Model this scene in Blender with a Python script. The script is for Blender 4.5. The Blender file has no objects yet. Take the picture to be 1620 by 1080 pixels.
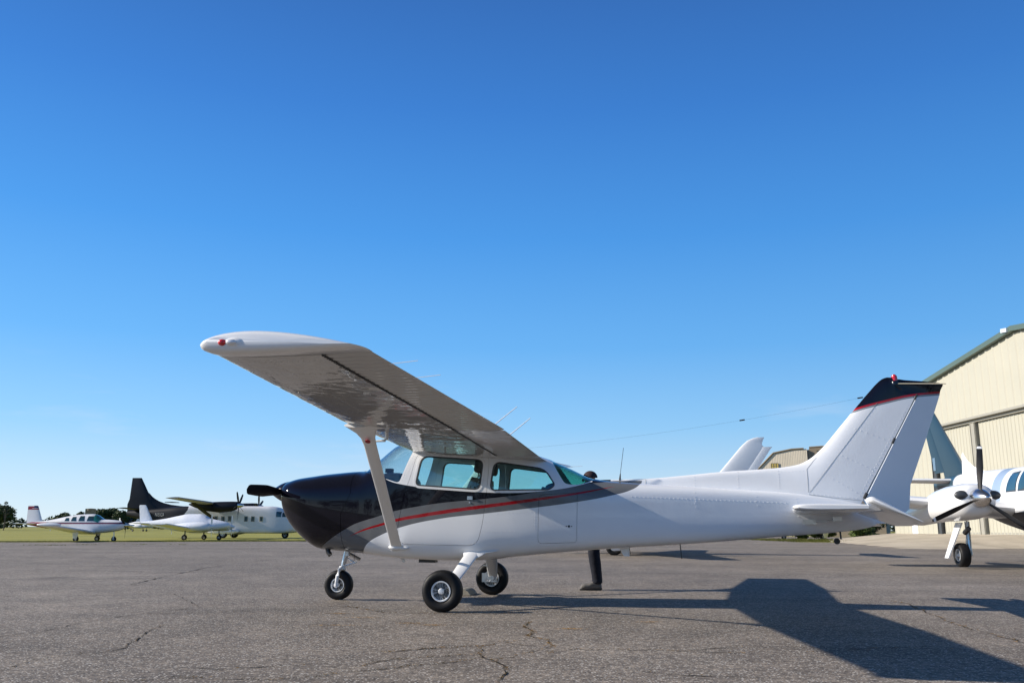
import bpy, bmesh, math, random
from mathutils import Vector, Matrix, noise
R = math.radians
S = bpy.context.scene
COL = S.collection
random.seed(7)

# ------------------------------------------------------------------ camera
cam = bpy.data.cameras.new('camera'); camo = bpy.data.objects.new('camera', cam); COL.objects.link(camo)
cam.sensor_width = 36.0; cam.lens = 30.85; cam.clip_end = 5000; cam.clip_start = 0.05
camo.matrix_world = Matrix.Translation((0, 0, 0.858)) @ Matrix.Rotation(R(90 + 12.014), 4, 'X') @ Matrix.Rotation(R(0.248), 4, 'Z')
S.camera = camo
# ------------------------------------------------------------------ light
SUN_AZ = R(.1)          # direction the shadows run, from +X towards +Y
SUN_EL = R(25.3)
W = bpy.data.worlds.new('World'); S.world = W; W.use_nodes = True
nt = W.node_tree; nt.nodes.clear()
out = nt.nodes.new('ShaderNodeOutputWorld'); bg = nt.nodes.new('ShaderNodeBackground')
sky = nt.nodes.new('ShaderNodeTexSky'); sky.sky_type = 'NISHITA'; sky.sun_disc = False
sky.sun_elevation = SUN_EL; sky.sun_rotation = R(-90 - .1)
sky.altitude = 0; sky.air_density = 1.0; sky.dust_density = 0.1; sky.ozone_density = 2.6
hs = nt.nodes.new('ShaderNodeHueSaturation'); hs.inputs['Saturation'].default_value = 1.18
bg.inputs['Strength'].default_value = 0.13
# the clear deep blue of the photographed sky by elevation, its unseen zenith dimmed and greyed to cut blue ambient light, blended over the physical sky
tcw = nt.nodes.new('ShaderNodeTexCoord'); spw = nt.nodes.new('ShaderNodeSeparateXYZ'); nt.links.new(tcw.outputs['Generated'], spw.inputs[0])
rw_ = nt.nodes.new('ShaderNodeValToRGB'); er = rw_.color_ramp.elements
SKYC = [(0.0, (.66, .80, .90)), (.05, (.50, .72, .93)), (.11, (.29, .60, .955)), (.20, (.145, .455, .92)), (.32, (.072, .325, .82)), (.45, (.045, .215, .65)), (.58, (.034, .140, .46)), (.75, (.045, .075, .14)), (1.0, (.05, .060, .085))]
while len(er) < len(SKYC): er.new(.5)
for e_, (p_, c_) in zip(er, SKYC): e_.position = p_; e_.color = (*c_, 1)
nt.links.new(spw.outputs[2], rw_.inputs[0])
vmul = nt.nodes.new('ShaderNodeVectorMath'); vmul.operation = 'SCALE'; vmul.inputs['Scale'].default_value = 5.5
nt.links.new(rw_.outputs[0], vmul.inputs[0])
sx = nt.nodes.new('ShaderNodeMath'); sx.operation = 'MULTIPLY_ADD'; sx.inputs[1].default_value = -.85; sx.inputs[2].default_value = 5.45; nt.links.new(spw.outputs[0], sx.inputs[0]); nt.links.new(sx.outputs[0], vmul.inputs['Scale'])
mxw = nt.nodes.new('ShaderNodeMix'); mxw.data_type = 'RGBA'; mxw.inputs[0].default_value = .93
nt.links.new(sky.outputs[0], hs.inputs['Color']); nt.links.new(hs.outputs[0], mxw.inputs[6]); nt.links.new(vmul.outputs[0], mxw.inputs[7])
# faint wisps of thin cloud low over the horizon
cm = nt.nodes.new('ShaderNodeMapping'); cm.inputs['Scale'].default_value = (2.2, 2.2, 14); nt.links.new(tcw.outputs['Generated'], cm.inputs[0])
cn = nt.nodes.new('ShaderNodeTexNoise'); cn.inputs['Scale'].default_value = 2.6; cn.inputs['Detail'].default_value = 7; cn.inputs['Roughness'].default_value = .6; nt.links.new(cm.outputs[0], cn.inputs['Vector'])
cr_ = nt.nodes.new('ShaderNodeValToRGB'); cr_.color_ramp.elements[0].position = .56; cr_.color_ramp.elements[0].color = (0, 0, 0, 1); cr_.color_ramp.elements[1].position = .78; cr_.color_ramp.elements[1].color = (.3, .3, .3, 1); nt.links.new(cn.outputs[0], cr_.inputs[0])
cz = nt.nodes.new('ShaderNodeMapRange'); cz.inputs[1].default_value = .20; cz.inputs[2].default_value = .06; nt.links.new(spw.outputs[2], cz.inputs[0])
cf = nt.nodes.new('ShaderNodeMath'); cf.operation = 'MULTIPLY'; nt.links.new(cr_.outputs[0], cf.inputs[0]); nt.links.new(cz.outputs[0], cf.inputs[1])
mxc = nt.nodes.new('ShaderNodeMix'); mxc.data_type = 'RGBA'; nt.links.new(cf.outputs[0], mxc.inputs[0]); nt.links.new(mxw.outputs[2], mxc.inputs[6]); mxc.inputs[7].default_value = (4.3, 4.5, 5.0, 1)
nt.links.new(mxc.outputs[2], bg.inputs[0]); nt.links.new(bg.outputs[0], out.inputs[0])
sl = bpy.data.lights.new('sun', 'SUN'); sl.energy = 5.0; sl.angle = R(0.53); sl.color = (1.0, 0.91, 0.79)
so = bpy.data.objects.new('sun', sl); COL.objects.link(so)
so.rotation_euler = Vector((math.cos(SUN_AZ) * math.cos(SUN_EL), math.sin(SUN_AZ) * math.cos(SUN_EL), -math.sin(SUN_EL))).to_track_quat('-Z', 'Y').to_euler()
so.location = (-30, -5, 20)
S.view_settings.view_transform = 'Standard'; S.view_settings.look = 'None'
S.view_settings.exposure = 0.5; S.view_settings.gamma = 1; S.view_settings.use_curve_mapping = False
S.render.engine = 'CYCLES'

# ------------------------------------------------------------------ materials
def newmat(name):
    m = bpy.data.materials.new(name); m.use_nodes = True
    n = m.node_tree; n.nodes.clear()
    o = n.nodes.new('ShaderNodeOutputMaterial'); b = n.nodes.new('ShaderNodeBsdfPrincipled')
    n.links.new(b.outputs[0], o.inputs[0]); return m, n, b
def mth(n, op, a, b=None, c=None):
    x = n.nodes.new('ShaderNodeMath'); x.operation = op
    for i, v in enumerate((a, b, c)):
        if v is None: continue
        if isinstance(v, (int, float)): x.inputs[i].default_value = v
        else: n.links.new(v, x.inputs[i])
    return x.outputs[0]
def noise_n(n, scale, detail=3, vec=None, rough=.5, kind='ShaderNodeTexNoise'):
    x = n.nodes.new(kind); x.inputs['Scale'].default_value = scale
    if 'Detail' in x.inputs: x.inputs['Detail'].default_value = detail
    if 'Roughness' in x.inputs: x.inputs['Roughness'].default_value = rough
    if vec is None:
        tc = n.nodes.new('ShaderNodeTexCoord'); vec = tc.outputs['Object']
    n.links.new(vec, x.inputs['Vector']); return x
def ramp(n, fac, pts, interp='LINEAR'):
    x = n.nodes.new('ShaderNodeValToRGB'); x.color_ramp.interpolation = interp
    e = x.color_ramp.elements
    while len(e) < len(pts): e.new(0.5)
    for i, (p, c) in enumerate(pts): e[i].position = p; e[i].color = (*c, 1) if len(c) == 3 else c
    n.links.new(fac, x.inputs[0]); return x.outputs[0]
def mixc(n, fac, a, b, mode='MIX'):
    x = n.nodes.new('ShaderNodeMix'); x.data_type = 'RGBA'; x.blend_type = mode
    for s, v in ((0, fac), (6, a), (7, b)):
        if isinstance(v, (int, float)): x.inputs[s].default_value = v
        elif isinstance(v, tuple): x.inputs[s].default_value = (*v, 1) if len(v) == 3 else v
        else: n.links.new(v, x.inputs[s])
    return x.outputs[2]
def bump(n, b, h, strength, dist=0.01):
    x = n.nodes.new('ShaderNodeBump'); x.inputs['Strength'].default_value = strength; x.inputs['Distance'].default_value = dist
    n.links.new(h, x.inputs['Height']); n.links.new(x.outputs[0], b.inputs['Normal']); return x
def simple(name, col, rough=.5, metal=0, coat=0, var=.12, scale=6, bmp=0, bscale=30, bdist=.004):
    m, n, b = newmat(name)
    nz = noise_n(n, scale, 4)
    c = mixc(n, nz.outputs[0], tuple(x * (1 - var) for x in col), tuple(min(1, x * (1 + var)) for x in col))
    n.links.new(c, b.inputs['Base Color'])
    b.inputs['Metallic'].default_value = metal
    r = mth(n, 'MULTIPLY_ADD', nz.outputs[0], rough * .4, rough * .8); n.links.new(r, b.inputs['Roughness'])
    b.inputs['Coat Weight'].default_value = coat; b.inputs['Coat Roughness'].default_value = .04
    if max(col) < .03: b.inputs['Specular IOR Level'].default_value = .22
    if bmp:
        bz = noise_n(n, bscale, 3); bump(n, b, bz.outputs[0], bmp, bdist)
    return m

M = {}
M['rubber'] = simple('tyre_rubber', (.010, .010, .011), .55, var=.3, scale=20, bmp=.3, bscale=60)
M['alu'] = simple('bare_aluminium', (.62, .64, .66), .28, 1, var=.08)
M['castalu'] = simple('painted_wheel_silver', (.70, .73, .76), .3, .15, var=.08)
M['chrome'] = simple('polished_spinner', (.70, .69, .69), .24, 1, var=.03)
M['black'] = simple('gloss_black', (.008, .008, .012), .12, 0, .6, var=.3)
M['blade'] = simple('matt_black_blade', (.012, .012, .014), .42, var=.3)
M['darkmetal'] = simple('dark_steel', (.05, .05, .05), .4, .6)
M['white'] = simple('white_gloss_paint', (.78, .79, .80), .22, 0, .5, var=.03, scale=2)
M['white_far'] = simple('weathered_white_paint', (.70, .71, .72), .4, 0, .1, var=.08, scale=1.2)
M['cover'] = simple('pale_canvas_cover', (.66, .70, .78), .7, var=.07, scale=2, bmp=.3, bscale=5, bdist=.03)
M['tan'] = simple('tan_trim', (.58, .51, .36), .6, var=.1)
M['headliner'] = simple('headliner', (.10, .09, .07), .8, var=.1)
M['seat'] = simple('charcoal_seat_cloth', (.022, .026, .034), .8, var=.3, scale=30, bmp=.2, bscale=80)
M['seat_lt'] = simple('pale_seat_side', (.5, .5, .46), .7, var=.1)
M['dash'] = simple('dash_plastic', (.02, .02, .024), .5, var=.2)
M['seal'] = simple('window_seal', (.05, .055, .06), .45)
M['redlens'] = simple('red_lens', (.55, .01, .015), .1, 0, .8)
M['clearlens'] = simple('clear_lens', (.8, .8, .82), .08, .3, .8)
M['redring'] = simple('red_ring', (.35, .02, .03), .35)
M['cream'] = simple('cream_panel', (.42, .405, .33), .45, var=.05, scale=.5, bmp=.15, bscale=1.5, bdist=.05)
M['greytrim'] = simple('grey_door_trim', (.30, .29, .25), .5, var=.1)
M['greentrim'] = simple('green_roof_trim', (.085, .125, .105), .4, var=.1, scale=.7)
M['whitedoor'] = simple('white_door_paint', (.75, .76, .78), .4, var=.04)
M['navy'] = simple('dark_teal_paint', (.012, .032, .050), .35, 0, 0, var=.2, scale=2)
M['darkbelly'] = simple('dark_belly_paint', (.02, .021, .025), .35, 0, .3, var=.2)
M['nightblack'] = simple('navy_black_paint', (.006, .008, .015), .4, 0, 0, var=.3, scale=1)
M['wood'] = simple('weathered_wood', (.33, .30, .24), .8, var=.3, scale=12, bmp=.5, bscale=30)
M['rope'] = simple('grey_rope', (.25, .24, .22), .9)
M['denim'] = simple('dark_trouser_cloth', (.012, .014, .022), .85, var=.35, scale=12, bmp=.8, bscale=14, bdist=.02)
M['shoe'] = simple('grey_suede_shoe', (.12, .115, .11), .75, var=.25, scale=25, bmp=.4, bscale=60)
M['sole'] = simple('shoe_sole', (.03, .03, .03), .7)
M['skin'] = simple('skin', (.36, .20, .13), .55, var=.08, scale=10)
M['shirt'] = simple('dark_blue_shirt', (.03, .045, .09), .8, var=.2, scale=10, bmp=.5, bscale=12, bdist=.02)
M['cap'] = simple('maroon_cap', (.035, .014, .016), .8, var=.2)
M['foliage'] = None

def glass(name, tint, refl=1.0):
    m = bpy.data.materials.new(name); m.use_nodes = True; n = m.node_tree; n.nodes.clear()
    o = n.nodes.new('ShaderNodeOutputMaterial'); t = n.nodes.new('ShaderNodeBsdfTransparent'); t.inputs[0].default_value = (*tint, 1)
    g = n.nodes.new('ShaderNodeBsdfGlossy'); g.inputs['Roughness'].default_value = .015
    lw = n.nodes.new('ShaderNodeLayerWeight'); lw.inputs[0].default_value = .5
    f = mth(n, 'POWER', lw.outputs['Facing'], 4.0); f = mth(n, 'MULTIPLY_ADD', f, .75 * refl, .045 * refl)
    mx = n.nodes.new('ShaderNodeMixShader'); n.links.new(f, mx.inputs[0]); n.links.new(t.outputs[0], mx.inputs[1]); n.links.new(g.outputs[0], mx.inputs[2])
    n.links.new(mx.outputs[0], o.inputs[0]); return m
M['glass'] = glass('teal_window_glass', (.76, .92, .92), 1.3)
M['wsglass'] = glass('windshield_glass', (.88, .94, .95), 1.2)
M['reartint'] = glass('rear_window_glass', (.48, .76, .72))
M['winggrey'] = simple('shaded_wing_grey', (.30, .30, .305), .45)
M['farglass'] = simple('distant_dark_glass', (.02, .05, .06), .06, 0, .5)
M['greenglass'] = simple('distant_green_glass', (.02, .16, .14), .06, 0, .5)

WHITE = (.80, .815, .835); BLACK = (.006, .006, .011); GREY = (.135, .142, .152); RED = (.30, .006, .012)
def fcurve(n, xsock, x0, x1, z0, z1, pts, handle='AUTO'):
    t = mth(n, 'DIVIDE', mth(n, 'SUBTRACT', xsock, x0), x1 - x0)
    fc = n.nodes.new('ShaderNodeFloatCurve'); c = fc.mapping.curves[0]
    fc.mapping.use_clip = False
    pts = [((a - x0) / (x1 - x0), (b - z0) / (z1 - z0)) for a, b in pts]
    while len(c.points) < len(pts): c.points.new(.5, .5)
    for i, (a, b) in enumerate(pts): c.points[i].location = (a, b); c.points[i].handle_type = handle
    fc.mapping.update(); n.links.new(t, fc.inputs['Value'])
    return mth(n, 'MULTIPLY_ADD', fc.outputs[0], z1 - z0, z0)
def paint_finish(n, b, col, rough=.045, wav=.035, wscale=2.2, spec=.30):
    nz = noise_n(n, 3, 5); dirt = mth(n, 'MULTIPLY_ADD', nz.outputs[0], .08, .95)
    c = mixc(n, 1.0, col, dirt, 'MULTIPLY')
    n.links.new(c, b.inputs['Base Color'])
    b.inputs['Roughness'].default_value = rough; b.inputs['Coat Weight'].default_value = .0; b.inputs['Specular IOR Level'].default_value = spec
    wz = noise_n(n, wscale, 2); bump(n, b, wz.outputs[0], wav, .05)
def livery():
    m, n, b = newmat('white_black_red_livery')
    tc = n.nodes.new('ShaderNodeTexCoord'); sp = n.nodes.new('ShaderNodeSeparateXYZ'); n.links.new(tc.outputs['Object'], sp.inputs[0])
    x, z = sp.outputs[0], sp.outputs[2]
    bb = fcurve(n, x, -1, 4, 0, 2.5, [(-1, .40), (-.6, .45), (-.36, .605), (-.278, .654), (-.124, .742), (.067, .845), (.182, .900), (.49, .992), (.643, 1.04), (.947, 1.10), (1.251, 1.143), (1.738, 1.186), (2.217, 1.242), (2.581, 1.305), (2.942, 1.367), (3.13, 1.396), (3.2, 1.46), (3.4, 1.55), (4, 1.7)])
    gb = fcurve(n, x, -1, 4, 0, 2.5, [(-1, .3), (.1, .46), (.242, .586), (.347, .688), (.498, .768), (.802, .877), (1.254, .967), (1.74, 1.022), (2.363, 1.094), (2.724, 1.143), (3.153, 1.219), (3.436, 1.302), (3.51, 1.36), (3.54, 1.44), (3.7, 1.6), (4, 1.7)])
    rm = fcurve(n, x, -1, 4, 0, 2.5, [(-1, .4), (.102, .758), (.294, .832), (.555, .905), (.677, .940), (1.042, 1.005), (1.403, 1.058), (1.743, 1.101), (2.071, 1.143), (2.476, 1.199), (2.876, 1.262), (3.233, 1.334), (4, 1.5)])
    rw = fcurve(n, x, -1, 4, 0, .05, [(-1, 0), (.10, 0), (.3, .010), (.7, .017), (1.3, .021), (2.2, .017), (2.9, .010), (3.24, 0), (4, 0)], 'VECTOR')
    bt = fcurve(n, x, -1, 4, 0, 2.5, [(-1, 1.55), (.44, 1.475), (.60, 1.40), (.725, 1.364), (1.095, 1.312), (1.5, 1.28), (1.737, 1.262), (2.144, 1.256), (2.436, 1.277), (2.726, 1.319), (2.978, 1.388), (3.1, 1.43), (4, 1.6)])
    fs = fcurve(n, x, 5.5, 7.5, 2, 2.5, [(5.5, 2.05), (5.98, 2.222), (6.293, 2.303), (6.569, 2.362), (6.907, 2.397), (7.5, 2.44)])
    gt = lambda a, c: mth(n, 'GREATER_THAN', a, c)
    mul = lambda a, c: mth(n, 'MULTIPLY', a, c)
    col = mixc(n, gt(z, gb), WHITE, GREY)
    red = mth(n, 'LESS_THAN', mth(n, 'ABSOLUTE', mth(n, 'SUBTRACT', z, rm)), rw)
    col = mixc(n, red, col, RED)
    col = mixc(n, gt(z, bb), col, BLACK)
    cab = mul(gt(z, bt), mul(gt(x, .42), mth(n, 'LESS_THAN', x, 2.97)))
    col = mixc(n, cab, col, WHITE)
    col = mixc(n, mul(gt(x, 3.16), gt(z, 1.412)), col, WHITE)
    tail = gt(x, 3.75); col = mixc(n, tail, col, WHITE)
    fin = gt(x, 5.6)
    col = mixc(n, mul(fin, gt(z, mth(n, 'SUBTRACT', fs, .044))), col, (.22, .25, .27))
    col = mixc(n, mul(fin, gt(z, mth(n, 'SUBTRACT', fs, .024))), col, (.36, .012, .02))
    col = mixc(n, mul(fin, gt(z, fs)), col, BLACK)
    paint_finish(n, b, col); return m
M['livery'] = livery()
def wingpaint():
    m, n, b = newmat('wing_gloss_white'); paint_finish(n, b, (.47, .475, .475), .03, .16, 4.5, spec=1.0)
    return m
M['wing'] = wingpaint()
def bands(name, base, bl, rough=.3):
    """bl: list of (x0, za0, zb0, x1, za1, zb1, color): a stripe between two lines in the side view"""
    m, n, b = newmat(name)
    tc = n.nodes.new('ShaderNodeTexCoord'); sp = n.nodes.new('ShaderNodeSeparateXYZ'); n.links.new(tc.outputs['Object'], sp.inputs[0])
    x, z = sp.outputs[0], sp.outputs[2]; rgb = n.nodes.new('ShaderNodeRGB'); rgb.outputs[0].default_value = (*base, 1); col = rgb.outputs[0]
    for x0, a0, b0, x1, a1, b1, c in bl:
        t = mth(n, 'DIVIDE', mth(n, 'SUBTRACT', x, x0), x1 - x0)
        lo = mth(n, 'MULTIPLY_ADD', t, a1 - a0, a0); hi = mth(n, 'MULTIPLY_ADD', t, b1 - b0, b0)
        k = mth(n, 'MULTIPLY', mth(n, 'GREATER_THAN', z, lo), mth(n, 'LESS_THAN', z, hi))
        k = mth(n, 'MULTIPLY', k, mth(n, 'MULTIPLY', mth(n, 'GREATER_THAN', t, 0), mth(n, 'LESS_THAN', t, 1)))
        col = mixc(n, k, col, c)
    nz = noise_n(n, 2.0, 4); col = mixc(n, 1.0, col, mth(n, 'MULTIPLY_ADD', nz.outputs[0], .14, .91), 'MULTIPLY')
    n.links.new(col, b.inputs['Base Color']); b.inputs['Roughness'].default_value = rough; b.inputs['Specular IOR Level'].default_value = .25
    return m

# ------------------------------------------------------------------ mesh helper
class MB:
    def __init__(s): s.v = []; s.f = []; s.mi = []; s.sm = []
    def add(s, vs, fs, mat=0, smooth=True):
        o = len(s.v); s.v += [tuple(v) for v in vs]
        for f in fs: s.f.append(tuple(i + o for i in f)); s.mi.append(mat); s.sm.append(smooth)
        return s
    def rings(s, rings, closed=True, cap0=True, cap1=True, mat=0, smooth=True):
        n = len(rings[0]); vs = [p for r in rings for p in r]; fs = []
        for i in range(len(rings) - 1):
            for j in range(n if closed else n - 1):
                k = (j + 1) % n; fs.append((i * n + j, i * n + k, (i + 1) * n + k, (i + 1) * n + j))
        for cap, i in ((cap0, 0), (cap1, len(rings) - 1)):
            if cap and closed:
                c = [sum(p[a] for p in rings[i]) / n for a in range(3)]; vs.append(c); ci = len(vs) - 1
                for j in range(n):
                    k = (j + 1) % n; fs.append((i * n + j, i * n + k, ci) if i else (i * n + k, i * n + j, ci))
        return s.add(vs, fs, mat, smooth)
    def tube(s, pts, rad, n=10, mat=0, caps=True, flat=None):
        """flat=(dirvector, ratio): squash the section"""
        pts = [Vector(p) for p in pts]; rs = []
        for i, p in enumerate(pts):
            a = pts[max(0, i - 1)]; b = pts[min(len(pts) - 1, i + 1)]; d = (b - a).normalized()
            up = Vector(flat[0]) if flat else (Vector((0, 0, 1)) if abs(d.z) < .9 else Vector((1, 0, 0)))
            u = (up - d * up.dot(d)).normalized(); w = d.cross(u); r = rad[i] if isinstance(rad, (list, tuple)) else rad
            k = flat[1] if flat else 1
            rs.append([p + u * math.cos(2 * math.pi * j / n) * r + w * math.sin(2 * math.pi * j / n) * r * k for j in range(n)])
        return s.rings(rs, True, caps, caps, mat)
    def box(s, c, size, mat=0, rot=None, bev=0):
        x, y, z = (q / 2 for q in size)
        vs = [Vector((a, b, d)) for a in (-x, x) for b in (-y, y) for d in (-z, z)]
        if rot: vs = [rot @ v for v in vs]
        vs = [v + Vector(c) for v in vs]
        return s.add(vs, [(0, 1, 3, 2), (4, 6, 7, 5), (0, 4, 5, 1), (2, 3, 7, 6), (0, 2, 6, 4), (1, 5, 7, 3)], mat, False)
    def lathe(s, prof, origin, axis, n=32, mat=0, mats=None):
        """prof: (along, radius)"""
        a = Vector(axis).normalized(); up = Vector((0, 0, 1)) if abs(a.z) < .9 else Vector((1, 0, 0))
        u = (up - a * up.dot(a)).normalized(); w = a.cross(u); o = Vector(origin)
        rs = [[o + a * t + (u * math.cos(2 * math.pi * j / n) + w * math.sin(2 * math.pi * j / n)) * max(r, 1e-4) for j in range(n)] for t, r in prof]
        return s.rings(rs, True, True, True, mat)
    def ellipsoid(s, c, r, n=16, m=10, mat=0, rot=None):
        rs = []
        for i in range(m + 1):
            t = math.pi * (i + .001) / (m + .002); ring = []
            for j in range(n):
                v = Vector((r[0] * math.cos(t), r[1] * math.sin(t) * math.cos(2 * math.pi * j / n), r[2] * math.sin(t) * math.sin(2 * math.pi * j / n)))
                if rot: v = rot @ v
                ring.append(v + Vector(c))
            rs.append(ring)
        return s.rings(rs, True, True, True, mat)
    def prism(s, poly, y0, y1, mat=0, axis='y', smooth=False):
        """poly in (x,z) extruded along y (or (y,z) along x, (x,y) along z)"""
        def P(a, b, t): return (a, t, b) if axis == 'y' else ((t, a, b) if axis == 'x' else (a, b, t))
        n = len(poly); vs = [P(a, b, y0) for a, b in poly] + [P(a, b, y1) for a, b in poly]
        fs = [(i, (i + 1) % n, n + (i + 1) % n, n + i) for i in range(n)]
        s.add(vs, fs, mat, smooth); o = len(s.v) - 2 * n
        s.f.append(tuple(o + i for i in range(n))); s.f.append(tuple(o + n + i for i in range(n))[::-1]); s.mi += [mat, mat]; s.sm += [False, False]
        return s
    def build(s, name, mats, parent=None, label=None, sharp=32, recalc=True, link=True):
        me = bpy.data.meshes.new(name); me.from_pydata(s.v, [], s.f); me.update()
        for p, a, b in zip(me.polygons, s.mi, s.sm): p.material_index = a; p.use_smooth = b
        if recalc:
            bm = bmesh.new(); bm.from_mesh(me); bmesh.ops.recalc_face_normals(bm, faces=bm.faces); bm.to_mesh(me); bm.free()
        if not isinstance(mats, (list, tuple)): mats = [mats]
        for q in mats: me.materials.append(q)
        if sharp: me.set_sharp_from_angle(angle=R(sharp))
        o = bpy.data.objects.new(name, me)
        if link: COL.objects.link(o)
        if parent: o.parent = parent
        if label: o['label'] = label
        return o
def absorb(o, mb, mat):
    """surface pattern (rivets, seams) goes into the mesh of the part it belongs to"""
    t = mb.build('temp', mat, None, None, 0, link=False); me = o.data
    if mat.name not in [m.name for m in me.materials]: me.materials.append(mat)
    k = [m.name for m in me.materials].index(mat.name)
    for p in t.data.polygons: p.material_index = k
    bm = bmesh.new(); bm.from_mesh(me); bm.from_mesh(t.data); bm.to_mesh(me); bm.free(); md = t.data; bpy.data.objects.remove(t); bpy.data.meshes.remove(md)
def empty(name, loc, rz, label, cat, group=None, scale=1):
    o = bpy.data.objects.new(name, None); COL.objects.link(o); o.location = loc; o.rotation_euler = (0, 0, rz); o.scale = (scale,) * 3
    o.empty_display_size = .3; o['label'] = label; o['category'] = cat
    if group: o['group'] = group
    return o
def tag(o, label=None, cat=None, group=None, kind=None):
    for k, v in (('label', label), ('category', cat), ('group', group), ('kind', kind)):
        if v: o[k] = v
    return o
def boolean(a, cutters, op='DIFFERENCE', name='part', parent=None, sharp=32, mats=None):
    """exact boolean of object a with the cutters, one after another; returns a new object, a is kept"""
    cur = bpy.data.objects.new('temp', a.data.copy()); COL.objects.link(cur)
    for op_, c in (cutters if isinstance(cutters[0], tuple) else [(op, k) for k in cutters]):
        md = cur.modifiers.new('b', 'BOOLEAN'); md.operation = op_; md.solver = 'EXACT'; md.object = c
    dg = bpy.context.evaluated_depsgraph_get(); dg.update()
    me = bpy.data.meshes.new_from_object(cur.evaluated_get(dg), depsgraph=dg); me.name = name
    bpy.data.objects.remove(cur)
    o = bpy.data.objects.new(name, me); COL.objects.link(o)
    for p in me.polygons: p.use_smooth = True
    if mats:
        me.materials.clear()
        for q in mats: me.materials.append(q)
    me.set_sharp_from_angle(angle=R(sharp))
    if parent: o.parent = parent
    return o
def pchip(xs, ys, x):
    n = len(xs)
    if x <= xs[0]: return ys[0]
    if x >= xs[-1]: return ys[-1]
    i = max(k for k in range(n - 1) if xs[k] <= x)
    d = [(ys[k + 1] - ys[k]) / (xs[k + 1] - xs[k]) for k in range(n - 1)]
    def m(k):
        if k == 0: return d[0]
        if k == n - 1: return d[-1]
        return 0 if d[k - 1] * d[k] <= 0 else 2 * d[k - 1] * d[k] / (d[k - 1] + d[k])
    h = xs[i + 1] - xs[i]; t = (x - xs[i]) / h
    return (2 * t**3 - 3 * t * t + 1) * ys[i] + (t**3 - 2 * t * t + t) * h * m(i) + (-2 * t**3 + 3 * t * t) * ys[i + 1] + (t**3 - t * t) * h * m(i + 1)
class Body:
    """fuselage-like loft along x. stations: (x, ztop, zbot, zbelt, halfwidth, n_up, n_low)"""
    def __init__(s, st): s.st = st; s.xs = [q[0] for q in st]
    def at(s, x): return [pchip(s.xs, [q[k] for q in s.st], x) for k in range(1, 7)]
    def ring(s, x, off=0, N=96):
        zt, zb, zs, w, nu, nl = s.at(x); r = []
        for i in range(N):
            t = 2 * math.pi * i / N; c, q = math.cos(t), math.sin(t); n = nu if q >= 0 else nl
            y = max(w - off, .004) * math.copysign(abs(c) ** (2 / n), c)
            h = max(zt - zs - off, .004) if q >= 0 else max(zs - zb - off, .004)
            r.append((x, y, zs + h * math.copysign(abs(q) ** (2 / n), q)))
        return r
    def y(s, x, z):
        zt, zb, zs, w, nu, nl = s.at(x); n, h = (nu, zt - zs) if z >= zs else (nl, zs - zb)
        k = min(.9999, abs(z - zs) / max(h, 1e-4)); return w * (1 - k ** n) ** (1 / n)
    def P(s, x, z, side, off=0):
        y = s.y(x, z); e = .01
        dx = (s.y(x + e, z) - s.y(x - e, z)) / (2 * e); dz = (s.y(x, z + e) - s.y(x, z - e)) / (2 * e)
        nn = Vector((-dx, 1, -dz)).normalized(); p = Vector((x, y, z)) + nn * off
        return Vector((p.x, p.y * side, p.z)), Vector((nn.x, nn.y * side, nn.z))
def frange(a, b, step):
    n = max(1, round((b - a) / step)); return [a + (b - a) * i / n for i in range(n + 1)]
def roundpoly(pts, r, n=5):
    """pts (x,z[,r]) -> rounded polygon"""
    o = []; m = len(pts)
    for i in range(m):
        p = Vector(pts[i][:2]); a = Vector(pts[i - 1][:2]); b = Vector(pts[(i + 1) % m][:2]); rr = pts[i][2] if len(pts[i]) > 2 else r
        if rr <= 0: o.append(tuple(p)); continue
        da = (a - p); db = (b - p); t = min(rr, da.length * .45, db.length * .45)
        p0 = p + da.normalized() * t; p1 = p + db.normalized() * t
        for k in range(n + 1):
            s = k / n; o.append(tuple(p0 * (1 - s) ** 2 + p * 2 * s * (1 - s) + p1 * s * s))
    return o
def offsetpoly(poly, d):
    m = len(poly); area = sum(poly[i - 1][0] * poly[i][1] - poly[i][0] * poly[i - 1][1] for i in range(m)); sg = 1 if area > 0 else -1
    o = []
    for i in range(m):
        p = Vector(poly[i]); e = (Vector(poly[(i + 1) % m]) - Vector(poly[i - 1])).normalized()
        o.append(tuple(p + Vector((e.y, -e.x)) * d * sg))
    return o
def airfoil(s, t, camber=.02):
    """return upper, lower z (fraction of chord) at s; t thickness fraction"""
    yt = 5 * t * (.2969 * math.sqrt(max(s, 0)) - .126 * s - .3516 * s * s + .2843 * s**3 - .1036 * s**4)
    p = .4; yc = camber / p**2 * (2 * p * s - s * s) if s < p else camber / (1 - p)**2 * (1 - 2 * p + 2 * p * s - s * s)
    return yc + yt, yc - yt
def wing_ring(le, te, t, s0=0, s1=1, N=18, camber=.02, dz=0):
    """le, te points; ring of an airfoil piece between chord fractions s0..s1"""
    le = Vector(le); te = Vector(te); c = te - le; L = c.length; up = Vector((-c.z, 0, c.x)).normalized()
    if up.z < 0: up = -up
    ss = [s0 + (s1 - s0) * (1 - math.cos(math.pi * i / N)) / 2 for i in range(N + 1)]
    if s0 > 0: ss = [s0 + (s1 - s0) * i / N for i in range(N + 1)]
    U = [le + c * s + up * (airfoil(s, t, camber)[0] * L) for s in ss]; D = [le + c * s + up * (airfoil(s, t, camber)[1] * L + dz) for s in ss]
    return [tuple(p) for p in U[::-1] + (D[1:] if s0 == 0 else D)]
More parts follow.
